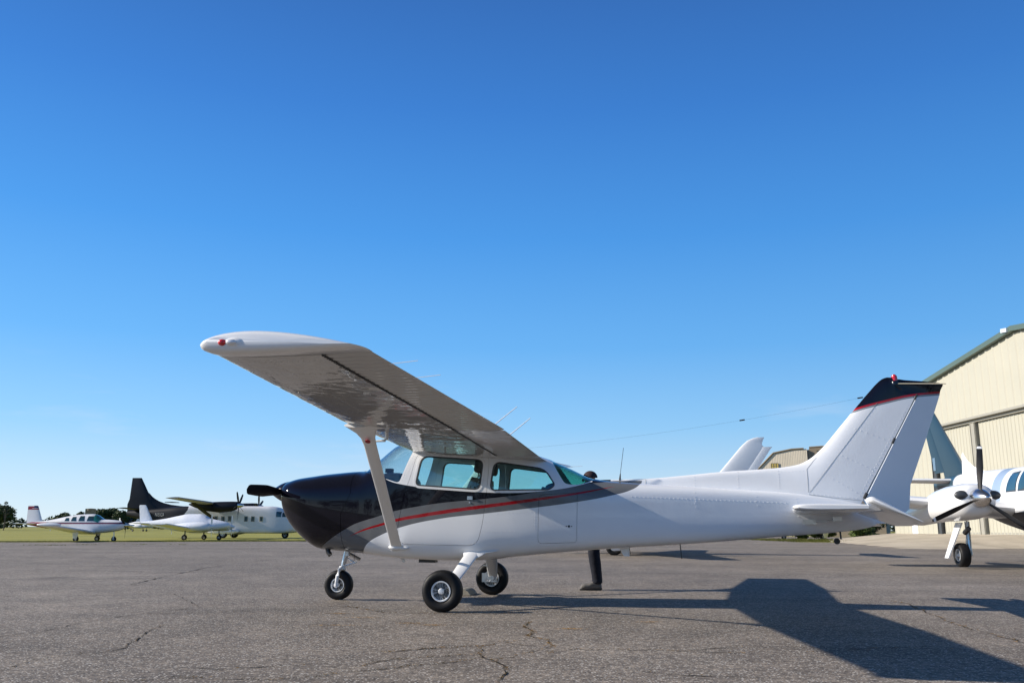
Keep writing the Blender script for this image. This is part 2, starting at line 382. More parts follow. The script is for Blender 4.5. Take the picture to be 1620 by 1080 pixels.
def teardrop(c, chord, ch, th, N=16):
    """streamlined section: centre of leading third c, chord dir, chord length, thickness dir*half"""
    c = Vector(c); d = Vector(chord).normalized(); t = Vector(th[0]).normalized(); r = []
    for i in range(N):
        a = 2 * math.pi * i / N; x = -math.cos(a); y = math.sin(a) * (1 - .35 * x)
        r.append(tuple(c + d * (x * ch / 2) + t * (y * th[1] / 2)))
    return r

# ================================================================== the ground
def mat_asphalt():
    m, n, b = newmat('old_asphalt'); tc = n.nodes.new('ShaderNodeTexCoord'); P = tc.outputs['Object']
    big = noise_n(n, .22, 5, P, .6); mid = noise_n(n, 1.7, 5, P, .65)
    mp = n.nodes.new('ShaderNodeMapping'); mp.inputs['Scale'].default_value = (.25, .8, 1); mp.inputs['Rotation'].default_value = (0, 0, R(-12)); n.links.new(P, mp.inputs[0])
    streak = noise_n(n, 1.0, 4, mp.outputs[0], .6)
    base = ramp(n, big.outputs[0], [(.30, (.142, .120, .100)), (.52, (.192, .165, .139)), (.72, (.252, .219, .187))])
    base = mixc(n, .75, base, ramp(n, mid.outputs[0], [(.3, (.62, .62, .63)), (.7, (1.25, 1.24, 1.22))]), 'MULTIPLY')
    base = mixc(n, .45, base, ramp(n, streak.outputs[0], [(.36, (.68, .68, .69)), (.5, (1, 1, 1)), (.68, (1.22, 1.21, 1.2))]), 'MULTIPLY')
    grit = noise_n(n, 16, 4, P, .75)
    base = mixc(n, .85, base, ramp(n, grit.outputs[0], [(.36, (.50, .49, .48)), (.5, (1, 1, 1)), (.62, (1.62, 1.60, 1.56))]), 'MULTIPLY')
    fine = noise_n(n, 90, 3, P, .7)
    base = mixc(n, .75, base, ramp(n, fine.outputs[0], [(.36, (.42, .42, .42)), (.52, (1, 1, 1)), (.66, (1.6, 1.58, 1.52))]), 'MULTIPLY')
    vo = n.nodes.new('ShaderNodeTexVoronoi'); vo.inputs['Scale'].default_value = 42; n.links.new(P, vo.inputs['Vector'])
    sel = mth(n, 'GREATER_THAN', mth(n, 'ADD', vo.outputs['Color'], 0), .58)
    st = mth(n, 'MULTIPLY', mth(n, 'LESS_THAN', vo.outputs['Distance'], .24), sel)
    base = mixc(n, mth(n, 'MULTIPLY', st, .9), base, (.62, .59, .54))
    v4 = n.nodes.new('ShaderNodeTexVoronoi'); v4.inputs['Scale'].default_value = 52; n.links.new(P, v4.inputs['Vector'])
    st4 = mth(n, 'MULTIPLY', mth(n, 'LESS_THAN', v4.outputs['Distance'], .36), mth(n, 'GREATER_THAN', v4.outputs['Color'], .66))
    base = mixc(n, mth(n, 'MULTIPLY', st4, .9), base, (.52, .495, .455))
    v5 = n.nodes.new('ShaderNodeTexVoronoi'); v5.inputs['Scale'].default_value = 50; n.links.new(P, v5.inputs['Vector'])
    st5 = mth(n, 'MULTIPLY', mth(n, 'LESS_THAN', v5.outputs['Distance'], .34), mth(n, 'LESS_THAN', v5.outputs['Color'], .30))
    base = mixc(n, mth(n, 'MULTIPLY', st5, .7), base, (.045, .042, .040))
    v3 = n.nodes.new('ShaderNodeTexVoronoi'); v3.inputs['Scale'].default_value = 22; n.links.new(P, v3.inputs['Vector'])
    st3 = mth(n, 'MULTIPLY', mth(n, 'LESS_THAN', v3.outputs['Distance'], .24), mth(n, 'GREATER_THAN', v3.outputs['Color'], .80))
    base = mixc(n, mth(n, 'MULTIPLY', st3, .7), base, (.03, .028, .028))
    v2 = n.nodes.new('ShaderNodeTexVoronoi'); v2.inputs['Scale'].default_value = 3.1; n.links.new(P, v2.inputs['Vector'])
    st2 = mth(n, 'MULTIPLY', mth(n, 'LESS_THAN', v2.outputs['Distance'], .035), mth(n, 'GREATER_THAN', v2.outputs['Color'], .6))
    base = mixc(n, st2, base, (.02, .018, .018))
    # dark stains where oil has dripped
    stn = noise_n(n, .55, 3, P, .5); sm = ramp(n, stn.outputs[0], [(.66, (1, 1, 1)), (.75, (.62, .61, .61))])
    base = mixc(n, 1.0, base, sm, 'MULTIPLY')
    n.links.new(base, b.inputs['Base Color'])
    b.inputs['Roughness'].default_value = .82; b.inputs['Specular IOR Level'].default_value = .35
    h = mth(n, 'ADD', mth(n, 'MULTIPLY', fine.outputs[0], .6), mth(n, 'MULTIPLY', vo.outputs['Distance'], .5))
    bump(n, b, h, .55, .010)
    return m
def flat(name, poly, z, m, kind='structure'):
    b = MB(); n = len(poly); b.add([(x, y, z) if not isinstance(z, (list, tuple)) else (x, y, zz) for (x, y), zz in zip(poly, z if isinstance(z, (list, tuple)) else [z] * n)], [tuple(range(n))], 0, False)
    o = b.build(name, m, recalc=False, sharp=0)
    if o.data.polygons[0].normal.z < 0: o.data.flip_normals()
    o['kind'] = kind; return o
def mat_soil():
    m, n, b = newmat('field_soil'); nz = noise_n(n, .05, 5)
    n.links.new(ramp(n, nz.outputs[0], [(.3, (.07, .085, .03)), (.7, (.12, .125, .045))]), b.inputs['Base Color']); b.inputs['Roughness'].default_value = .95; return m
def mat_grass():
    m, n, b = newmat('mown_grass'); nz = noise_n(n, .12, 6, None, .65); n2 = noise_n(n, 5, 4)
    c = ramp(n, nz.outputs[0], [(.28, (.17, .18, .022)), (.5, (.26, .25, .028)), (.75, (.34, .30, .05))])
    c = mixc(n, .8, c, ramp(n, n2.outputs[0], [(.3, (.6, .62, .6)), (.7, (1.3, 1.28, 1.2))]), 'MULTIPLY')
    n.links.new(c, b.inputs['Base Color']); b.inputs['Roughness'].default_value = .95; bump(n, b, n2.outputs[0], .8, .05); return m
M['asphalt'] = mat_asphalt(); M['grass'] = mat_grass()
flat('ground', [(-2500, -60), (2500, -60), (2500, 3500), (-2500, 3500)], -.012, mat_soil())
# asphalt apron, with a ragged far edge on the left and the hangar pad on the right
rnd = random.Random(3)
edge = [(-90, 39), (-60, 40.5), (-40, 42)] + [(x, 43.5 + (x + 38) * .55 + rnd.uniform(-.5, .5)) for x in [-36 + i * 1.2 for i in range(24)]] + [(-5, 66), (5, 80), (20, 100), (34, 112), (60, 112)]
flat('asphalt_apron', [(-90, -14), (60, -14)] + edge[::-1], 0.0, M['asphalt'])
flat('grass_field', [(-900, 30), (-60, 33), (-38, 40), (-20, 48), (-4, 60), (60, 108), (160, 90), (200, 900), (-900, 900)], -.006, M['grass'])
def mat_concrete():
    m, n, b = newmat('pale_concrete'); nz = noise_n(n, .35, 6, None, .65); n2 = noise_n(n, 25, 3)
    c = ramp(n, nz.outputs[0], [(.3, (.30, .26, .20)), (.5, (.42, .365, .285)), (.7, (.50, .44, .35))])
    c = mixc(n, .5, c, ramp(n, n2.outputs[0], [(.3, (.75, .75, .75)), (.7, (1.2, 1.2, 1.2))]), 'MULTIPLY')
    n.links.new(c, b.inputs['Base Color']); b.inputs['Roughness'].default_value = .9; bump(n, b, n2.outputs[0], .4, .01); return m
M['concrete'] = mat_concrete()
# sloping concrete pad rising to the hangar
pb = MB(); NX, NY = 40, 80; vs = []
def padz(x, y): return .62 * max(0, min(1, (x - padx0(y)) / max(.5, 29.9 - padx0(y)))) ** .8
def padx0(y): return 18.2 + (y - 41) * .22 + .35 * math.sin(y * 1.7) + .2 * math.sin(y * 4.1)
for j in range(NY + 1):
    y = 30 + 40 * j / NY
    for i in range(NX + 1):
        x0 = padx0(y); x = x0 + (30.5 - x0) * i / NX; y0_ = 42 + (x - 18) * .3 + .4 * math.sin(x * 2.1); vs.append((x, y, .006 + padz(x, y) * max(0, min(1, (y - y0_) / 5)) if y >= y0_ else -.02))
pb.add(vs, [(j * (NX + 1) + i, j * (NX + 1) + i + 1, (j + 1) * (NX + 1) + i + 1, (j + 1) * (NX + 1) + i) for j in range(NY) for i in range(NX)], 0, True)
o = pb.build('concrete_pad', M['concrete'], recalc=False, sharp=0); o['kind'] = 'structure'

# cracks in the asphalt: thin ragged ribbons, and the dry litter caught in them
CR = [[(.19, 8.62), (.12, 8.24), (.19, 7.85), (.15, 7.48), (.3, 7.2), (.31, 6.83)], [(.31, 6.83), (.19, 6.62), (-.03, 6.24), (-.1, 6.18)],
      [(.25, 6.46), (.47, 6.73), (.7, 6.7), (1.15, 6.65), (1.7, 6.5)], [(-.07, 5.27), (-.03, 5.67), (-.05, 5.93), (-.14, 6.17), (-.19, 6.26), (-.23, 6.47), (-.2, 6.85), (-.09, 7.11), (.11, 7.24)],
      [(-.23, 6.41), (-.51, 6.28), (-.79, 6.16), (-.96, 5.82)], [(-.19, 6.2), (-.48, 5.97), (-.82, 5.75), (-1.03, 5.62), (-1.14, 5.46), (-1.37, 5.34), (-1.9, 5.39), (-2.4, 5.2)],
      [(-4.6, 6.9), (-4.05, 7.29), (-4.02, 7.38), (-3.91, 7.6), (-3.9, 8.34), (-3.77, 9.13), (-3.4, 10.0)], [(-3.3, 5.3), (-3.08, 5.59), (-3.11, 5.82), (-3.11, 6.09), (-2.9, 6.5)],
      [(-3.09, 8.27), (-3.04, 7.72), (-2.82, 6.76), (-2.83, 6.49), (-2.92, 6.3)], [(4.75, 11.4), (4.66, 10.66), (4.34, 9.36), (4.1, 8.24), (3.99, 7.25), (4.1, 6.2)],
      [(.69, 5.84), (.89, 5.63), (1.03, 5.56), (1.5, 5.5)], [(3.95, 16.13), (4.11, 14.36), (5.24, 14.44), (6.93, 14.39)], [(-1.9, 10.24), (-1.29, 9.44), (-.31, 9.35), (.14, 9.44)],
      [(-5.72, 13.54), (-6.1, 16), (-6.59, 19.74), (-6.45, 27.21)], [(-9, 18), (-4, 17.2), (0, 18.4), (5, 17.6), (12, 18.3)], [(-.96, 5.82), (-1.3, 5.9), (-1.8, 5.7), (-2.2, 5.8)], [(-.9, 6.5), (-.55, 6.75), (-.2, 6.85)], [(.31, 6.83), (.1, 6.9), (-.09, 7.11)], [(1.15, 6.65), (1.9, 6.9), (2.6, 6.8), (3.3, 7.0)], [(-3.77, 9.13), (-2.9, 9.5), (-1.9, 10.24)], [(-8, 12), (-6.2, 11.4), (-4.4, 11.9), (-3.4, 10.0)], [(2.1, 6.6), (2.9, 6.9), (3.6, 6.7)], [(6, 32), (8, 27), (9.5, 22), (10.6, 16)]]
M['crack'] = simple('crack_shadow', (.010, .009, .008), .95, var=.3)
M['litter'] = simple('dry_pine_litter', (.27, .155, .045), .85, var=.5, scale=40)
cb = MB(); lb = MB(); rc = random.Random(11)
for ci, line in enumerate(CR):
    pts = []
    for i in range(len(line) - 1):
        a, b_ = Vector(line[i]), Vector(line[i + 1]); L = (b_ - a).length; k = max(2, int(L / .05))
        if L > 3: k = int(L / .25)
        nrm = Vector((-(b_ - a).y, (b_ - a).x)).normalized()
        for j in range(k):
            t = j / k; w = noise.noise(Vector((ci * 7.3 + i, t * L * 4, 0))) * .045 + noise.noise(Vector((ci * 3.3 + i, t * L * 14, 5))) * .025
            pts.append(a + (b_ - a) * t + nrm * w * min(1, 4 * t + .2))
    pts.append(Vector(line[-1])); L = []; Rr = []
    for i, p in enumerate(pts):
        d = (pts[min(i + 1, len(pts) - 1)] - pts[max(i - 1, 0)]).normalized(); nn = Vector((-d.y, d.x))
        w = max(.0015, .0062 * (.6 + 1.6 * noise.noise(Vector((p.x * 6, p.y * 6, ci)))) * (1 if ci not in (13, 14, 16) else 2.2)) * min(1, i / 4, (len(pts) - 1 - i) / 4 + .05)
        L.append((p.x + nn.x * w, p.y + nn.y * w, .004)); Rr.append((p.x - nn.x * w, p.y - nn.y * w, .004))
    n0 = len(pts); cb.add(L + Rr, [(i, i + 1, n0 + i + 1, n0 + i) for i in range(n0 - 1)], 0, False)
    dens = {0: 70, 3: 40, 5: 40, 4: 22, 9: 70, 8: 8, 12: 45, 2: 22, 1: 12, 16: 30}.get(ci, 4)
    for k in range(dens * 3):
        c = rc.uniform(0, 1) ; c = (math.floor(c * 6) + rc.gauss(.5, .22)) / 6; p = pts[max(0, min(len(pts) - 1, int(c * len(pts))))]
        x, y = p.x + rc.gauss(0, .012), p.y + rc.gauss(0, .012); a = rc.uniform(0, math.pi); l = rc.uniform(.006, .03); hgt = rc.uniform(.005, .014); w = .0022
        dx, dy = math.cos(a) * l / 2, math.sin(a) * l / 2
        lb.add([(x - dx, y - dy, .005), (x + dx, y + dy, hgt), (x + dx - dy / l * w, y + dy + dx / l * w, hgt + .001), (x - dx - dy / l * w, y - dy + dx / l * w, .008)], [(0, 1, 2, 3)], 0, False)
for x, y, r in [(-1.42, 8.9, .12), (-1.75, 9.3, .08), (-1.6, 8.2, .1), (-.95, 8.4, .06), (.5, 8.0, .06), (-.72, 8.25, .08), (1.3, 8.6, .05)]:
    for k in range(70):
        a = rc.uniform(0, 6.28); q = rc.gauss(0, r * .6); px, py = x + q * 1.6, y + rc.gauss(0, r * .25); l = rc.uniform(.01, .04)
        lb.add([(px, py, .005), (px + math.cos(a) * l, py + math.sin(a) * l, .012), (px + math.cos(a) * l, py + math.sin(a) * l + .003, .012), (px, py + .003, .007)], [(0, 1, 2, 3)], 0, False)
o = cb.build('asphalt_cracks', M['crack'], recalc=False, sharp=0); o['kind'] = 'structure'
for p in o.data.polygons:
    if p.normal.z < 0: o.data.flip_normals(); break
o = lb.build('dry_litter', M['litter'], recalc=False, sharp=0); o['kind'] = 'stuff'; tag(o, 'orange brown dry pine litter caught in the asphalt cracks', 'litter')

# ================================================================== main aeroplane
HX, HY, HYAW = -1.9287, 11.0896, 0.18660
hero = empty('high_wing_plane', (HX, HY, 0), -HYAW, 'white high wing plane with black nose and red stripe, largest one in the foreground', 'aeroplane')
FB = Body([
    (-.905, 1.33, 1.20, 1.27, .12, 2.2, 2.2), (-.885, 1.40, 1.08, 1.27, .25, 2.2, 2.2), (-.85, 1.425, .985, 1.26, .32, 2.2, 2.2), (-.78, 1.445, .87, 1.24, .375, 2.3, 2.2), (-.70, 1.463, .785, 1.22, .41, 2.4, 2.2),
    (-.6, 1.477, .705, 1.20, .44, 2.4, 2.3), (-.5, 1.49, .640, 1.18, .46, 2.4, 2.4), (-.4, 1.503, .600, 1.16, .47, 2.5, 2.5), (-.2, 1.523, .582, 1.14, .49, 2.5, 2.7), (0, 1.538, .567, 1.13, .505, 2.6, 2.9), (.17, 1.546, .552, 1.13, .52, 2.6, 3.2),
    (.21, 1.560, .547, 1.13, .525, 2.6, 3.3), (.3, 1.64, .539, 1.13, .53, 2.5, 3.5), (.4, 1.73, .528, 1.13, .54, 2.4, 3.8), (.5, 1.812, .518, 1.13, .545, 2.5, 4), (.58, 1.862, .511, 1.13, .55, 2.7, 4.2), (.7, 1.890, .502, 1.13, .555, 3.1, 4.5),
    (.85, 1.90, .494, 1.13, .56, 3.4, 4.5), (1.2, 1.90, .484, 1.13, .565, 3.6, 4.5), (1.6, 1.865, .492, 1.13, .565, 3.6, 4.5), (2.0, 1.79, .527, 1.13, .55, 3.4, 4.3), (2.3, 1.712, .560, 1.12, .525, 3.2, 4.6),
    (2.45, 1.662, .574, 1.12, .508, 3.0, 4.6), (2.7, 1.555, .596, 1.12, .475, 2.8, 4.6), (2.94, 1.445, .617, 1.11, .445, 2.8, 4.4), (3.1, 1.412, .630, 1.10, .425, 3.0, 4.2), (3.5, 1.378, .655, 1.08, .364, 3.6, 4.0),
    (4.14, 1.335, .700, 1.07, .270, 4.0, 3.8), (4.84, 1.29, .762, 1.06, .172, 4.0, 3.5), (5.34, 1.25, .803, 1.05, .112, 3.5, 3.0), (5.8, 1.175, .845, 1.02, .07, 2.6, 2.4), (6.02, 1.13, .885, 1.01, .05, 2.2, 2.2), (6.10, 1.08, .92, 1.0, .02, 2, 2)])
xs = [-.905, -.9, -.893, -.885, -.87, -.85, -.82] + frange(-.78, .17, .05) + frange(.21, .9, .035) + frange(.95, 3.1, .05) + frange(3.18, 6.02, .08) + [6.06, 6.10]
NR = 112
shell = MB(); shell.rings([FB.ring(x, 0, NR) for x in xs]); 
inner = [FB.ring(x, .028, NR) for x in [.12] + frange(.21, .9, .04) + frange(.95, 3.2, .06)]
shell.rings([r[::-1] for r in inner], mat=1)
def raw(mb, name='temp', mats=(None,), flip=False):
    """link without touching face directions (nested shells keep theirs)"""
    return mb.build(name, [m for m in mats if m], recalc=False, sharp=0)
# make sure the outer loft faces outward and the inner one inward
def orient(mb, nfirst, out_first=True):
    pass
shell_o = raw(shell, 'temp_shell', (M['livery'], M['tan']))
def fixnormals(o):
    bm = bmesh.new(); bm.from_mesh(o.data); bmesh.ops.recalc_face_normals(bm, faces=bm.faces)
    for f in bm.faces:
        if f.material_index == 1: f.normal_flip()
    # recalc points every closed piece outward; the cavity must point inward
    bm.to_mesh(o.data); bm.free()
fixnormals(shell_o)
# thin shell for the panes
gs = MB(); gxs = frange(.15, .9, .03) + frange(.94, 3.2, .05)
gs.rings([FB.ring(x, .007, NR) for x in gxs]); gs.rings([FB.ring(x, .011, NR)[::-1] for x in [gxs[0] + .004] + gxs[1:-1] + [gxs[-1] - .004]], mat=1)
glass_o = raw(gs, 'temp_glass', (M['glass'], M['glass'])); fixnormals(glass_o)
# trim shell, slightly proud
ts = MB(); ts.rings([FB.ring(x, -.004, NR) for x in gxs]); ts.rings([FB.ring(x, .026, NR)[::-1] for x in [gxs[0] + .03] + gxs[2:-2] + [gxs[-1] - .03]], mat=1)
trim_o = raw(ts, 'temp_trim', (M['seal'], M['seal'])); fixnormals(trim_o)
def cutter(poly, y0, y1):
    o = MB().prism(poly, y0, y1).build('temp_cut', [], sharp=0); return o
WIN1 = roundpoly([(.985, 1.690, .09), (.925, 1.345, .06), (1.70, 1.290, .07), (1.735, 1.635, .09)], .07)
WIN2 = roundpoly([(1.855, 1.618, .09), (1.815, 1.283, .07), (2.50, 1.288, .06), (2.565, 1.345, .05), (2.44, 1.535, .09)], .07)
WS = roundpoly([(.155, 2.1, 0), (.155, 1.535, 0), (.30, 1.500, .06), (.46, 1.452, .1), (.725, 1.372, .05), (.862, 1.745, .02), (.80, 1.80, .04), (.62, 1.852, .05), (.60, 2.1, 0)], .05)
RW = roundpoly([(2.44, 1.9, 0), (2.44, 1.690, .0), (2.50, 1.622, .03), (2.668, 1.358, .05), (2.82, 1.345, .08), (2.985, 1.408, 0), (3.02, 1.9, 0)], .05)
DOOR = roundpoly([(.930, 1.745, .10), (.855, 1.42, .3), (.80, 1.28, .3), (.722, .87, .2), (.745, .672, .10), (1.67, .662, .20), (1.735, .90, .10), (1.790, 1.30, .3), (1.800, 1.712, .12)], .1)
BAG = roundpoly([(2.378, 1.235), (2.362, .690), (2.80, .705), (2.815, 1.262)], .05)
COWL = [(-1.5, 2), (.09, 2), (.09, 1.5), (.115, 1.26), (.06, 1.14), (.006, 1.03), (-.002, .8), (-.004, .3), (-1.5, .3)]
def shrink(poly, d): return offsetpoly(poly, -d)
cA = cutter(COWL, -1, 1); cA2 = cutter([(a - .005 if a > -1 else a, b) for a, b in COWL], -1, 1)
cD = [cutter(DOOR, s * .2, s * 1.2) for s in (-1, 1)]; cDi = [cutter(shrink(DOOR, .004), s * .2, s * 1.2) for s in (-1, 1)]
cW1 = cutter(WIN1, -1, 1); cW2 = cutter(WIN2, -1, 1); cWS = cutter(WS, -1, 1); cRW = cutter(RW, -1, 1)
cB = cutter(BAG, -1.2, -.2); cBi = cutter(shrink(BAG, .0035), -1.2, -.2)
LV = [M['livery'], M['tan']]
inlet = []
for s in (-1, 1):
    k = MB().ellipsoid((-.86, s * .235, 1.285), (.16, .085, .062)).build('temp_cut', [], sharp=0); inlet.append(k)
cowl = boolean(shell_o, [('INTERSECT', cA2)] + [('DIFFERENCE', k) for k in inlet], name='cowling', parent=hero, mats=LV)
fus = boolean(shell_o, [cA, cD[0], cD[1], cW2, cWS, cRW, cB], name='fuselage', parent=hero, mats=LV)
for s in (0, 1):
    d = boolean(shell_o, [('INTERSECT', cDi[s]), ('DIFFERENCE', cW1)], name='door', parent=hero, mats=LV)
    gq = boolean(glass_o, [('INTERSECT', cW1), ('INTERSECT', cDi[s])], name='window', parent=d, mats=[M['glass'], M['glass']])
    # rounded rubber-and-metal window surround
    ro = cutter(offsetpoly(WIN1, .004), -1, 1); ri = cutter(shrink(WIN1, .012), -1, 1)
    boolean(trim_o, [('INTERSECT', ro), ('DIFFERENCE', ri), ('INTERSECT', cDi[s])], name='window_seal', parent=d, mats=[M['seal'], M['seal']])
    ro2 = cutter(offsetpoly(WIN1, .030), -1, 1); ri2 = cutter(offsetpoly(WIN1, .005), -1, 1)
    boolean(trim_o, [('INTERSECT', ro2), ('DIFFERENCE', ri2), ('INTERSECT', cDi[s])], name='window_frame', parent=d, mats=[M['white'], M['white']])
    for k in (ro, ri, ro2, ri2): bpy.data.objects.remove(k)
    sd = -1 if s == 0 else 1
    # handle: plate, paddle and lock
    hb = MB(); p, nn = FB.P(1.585, 1.198, sd); hb.box(p + nn * .004, (.062, .010, .038)); hb.box(p + nn * .016 + Vector((.0, 0, .012)), (.045, .014, .014))
    hb.build('handle', M['alu'], d); p, nn = FB.P(1.585, 1.145, sd)
    MB().lathe([(0, .010), (.006, .010), (.008, .005)], p, nn, 12).build('lock', M['alu'], d)
half = cutter([(-2, 0), (8, 0), (8, 3), (-2, 3)], -1.2, 0); half2 = cutter([(-2, 0), (8, 0), (8, 3), (-2, 3)], 0, 1.2)
for hc in (half, half2):
    boolean(glass_o, [('INTERSECT', cW2), ('INTERSECT', hc)], name='rear_side_window', parent=hero, mats=[M['glass'], M['glass']])
    ro = cutter(offsetpoly(WIN2, .003), -1, 1); ri = cutter(shrink(WIN2, .012), -1, 1)
    boolean(trim_o, [('INTERSECT', ro), ('DIFFERENCE', ri), ('INTERSECT', hc)], name='window_seal', parent=hero, mats=[M['seal'], M['seal']])
    bpy.data.objects.remove(ro); bpy.data.objects.remove(ri)
boolean(glass_o, [('INTERSECT', cWS)], name='windshield', parent=hero, mats=[M['wsglass'], M['wsglass']])
boolean(glass_o, [('INTERSECT', cRW)], name='rear_window', parent=hero, mats=[M['reartint'], M['reartint']])
bd = boolean(shell_o, [('INTERSECT', cBi)], name='baggage_door', parent=hero, mats=LV)
lk = MB()
for dx, r in ((-.030, .006), (0, .013), (.030, .006)):
    p, nn = FB.P(2.715 + dx, .885, -1); lk.lathe([(-.002, r), (.003, r), (.004, r * .6)], p, nn, 12)
lk.build('lock', M['darkmetal'], bd)
for k in [cA, cA2, cW1, cW2, cWS, cRW, cB, cBi, half, half2, shell_o, glass_o, trim_o] + cD + cDi + inlet: bpy.data.objects.remove(k)

# rivets and seams of the skin
rv = MB()
def rivet(p, nn, r=.0048, mb=None):
    mb = mb or rv; u = nn.orthogonal().normalized(); w = nn.cross(u)
    ring = [p - nn * .001 + (u * math.cos(k * 1.0472) + w * math.sin(k * 1.0472)) * r for k in range(6)]
    ring2 = [p + nn * .0026 + (u * math.cos(k * 1.0472) + w * math.sin(k * 1.0472)) * r * .6 for k in range(6)]
    mb.add(ring + ring2 + [p + nn * .0038], [(k, (k + 1) % 6, 6 + (k + 1) % 6, 6 + k) for k in range(6)] + [(6 + k, 6 + (k + 1) % 6, 12) for k in range(6)])
def rrow(x0, z0, x1, z1, step=.055, side=-1, r=.0055):
    L = math.hypot(x1 - x0, z1 - z0); n = max(1, int(L / step))
    for i in range(n + 1):
        p, nn = FB.P(x0 + (x1 - x0) * i / n, z0 + (z1 - z0) * i / n, side); rivet(p, nn, r)
for sd in (-1, 1):
    rrow(3.42, 1.215, 5.12, 1.150, .046, sd, .0065)
    for xx, za, zb in ((4.12, 1.315, 1.165), (4.12, 1.14, 1.10), (5.24, 1.20, 1.0), (4.80, 1.27, 1.12)): rrow(xx, za, xx + .01, zb, .04, sd, .0055)
    rrow(1.90, 1.025, 2.33, 1.045, .04, sd, .0035); rrow(1.79, .82, 2.10, .823, .045, sd, .0035); rrow(2.335, 1.03, 2.33, .86, .03, sd); rrow(2.31, 1.0, 2.305, .9, .03, sd, .004)
    rrow(.885, 1.72, .762, 1.41, .028, sd, .004); rrow(.910, 1.71, .79, 1.40, .028, sd, .004); rrow(.68, 1.36, .655, .90, .05, sd, .0035)
    rrow(.14, 1.48, .145, 1.30, .035, sd); rrow(.14, 1.25, .04, 1.02, .045, sd); rrow(.03, 1.0, .022, .62, .05, sd, .0035)
    rrow(-.02, 1.25, .06, 1.26, .03, sd); rrow(.2, 1.20, .62, 1.18, .03, sd, .0035); rrow(.2, 1.10, .62, 1.13, .04, sd, .0035)
    rrow(.25, .84, .60, .87, .04, sd, .0035); rrow(-.45, 1.185, -.03, 1.16, .03, sd, .0035); rrow(-.60, 1.33, -.56, 1.34, .05, sd)
    rrow(1.80, 1.70, 1.80, 1.32, .04, sd, .003); rrow(.95, .62, 1.7, .615, .05, sd, .003); rrow(1.55, .68, 1.72, .70, .03, sd, .0045)
absorb(fus, rv, M['livery'])
# exhaust stub, drains, belly fins
MB().tube([(-.28, -.17, .62), (-.265, -.17, .565), (-.235, -.18, .535)], [.030, .030, .029], 14).build('exhaust_pipe', M['darkmetal'], hero)
for x, z, h, c, w in ((.63, .512, .07, .07, .010), (3.30, .655, .115, .13, .012)):
    MB().rings([teardrop((x + i * .03, -.06, z + .01 - h * i), (1, 0, 0), c * (1 - .5 * i), ((0, 1, 0), w)) for i in (0, .5, 1)]).build('belly_antenna', M['white'], hero)
MB().tube([(3.94, -.05, .70), (3.955, -.05, .53)], .006, 8).build('tail_probe', M['darkmetal'], hero)
MB().tube([(3.36, -.04, .66), (3.375, -.04, .575)], .004, 6).build('belly_rod', M['darkmetal'], hero)
MB().box((.98, -.12, .476), (.20, .12, .035)).build('step_plate', M['darkmetal'], hero)

# spinner and propeller
hub = Vector((-1.0, 0, 1.292))
MB().lathe([(-.135, .004), (-.125, .022), (-.10, .045), (-.05, .078), (0, .106), (.05, .124), (.09, .132), (.10, .128)], hub, (1, 0, 0), 40).build('spinner', M['black'], hero)
def blade(parent, hub, ang, Rr, mat, chord=.165, name='propeller_blade', axis=1, tips=None, r0=.06, n=16, tw0=62, tw1=24, matl=None):
    rs = []; U = Vector((0, math.sin(ang), math.cos(ang))); T = Vector((0, math.cos(ang), -math.sin(ang)))
    for i in range(n + 1):
        t = i / n; r = r0 + (Rr - r0) * (1 - (1 - t) ** 1.25)
        c = chord * (.55 + .45 * min(1, (t / .38)) ** .8) * (1 - .28 * max(0, t - .45) / .55); e = max(0, (r - Rr * .93) / (Rr * .07)); c *= math.sqrt(max(.012, 1 - e * e))
        th = chord * (.20 - .15 * t) * math.sqrt(max(.02, 1 - e * e)) ; tw = R(tw0 + (tw1 - tw0) * t ** .7)
        cd = T * math.cos(tw) + Vector((1, 0, 0)) * math.sin(tw); td = T * -math.sin(tw) + Vector((1, 0, 0)) * math.cos(tw)
        rs.append(teardrop(hub + U * r, cd, c, (td, th), 16))
    b = MB().rings(rs)
    if tips:
        b.mi = [0] * len(b.mi)
        for k in range(n):
            rr = r0 + (Rr - r0) * (1 - (1 - (k + .5) / n) ** 1.25)
            if any(a < rr / Rr < q for a, q in tips):
                for j in range(16): b.mi[k * 16 + j] = 1
    return b.build(name, [mat] + ([matl] if tips else []), parent)
for s in (-1, 1): blade(hero, hub, s * R(90), .93, M['blade'], .150, tw0=38, tw1=10)
MB().lathe([(0, .12), (.02, .134), (.05, .13)], (-.915, 0, 1.292), (1, 0, 0), 32).build('spinner_backplate', M['darkmetal'], hero)

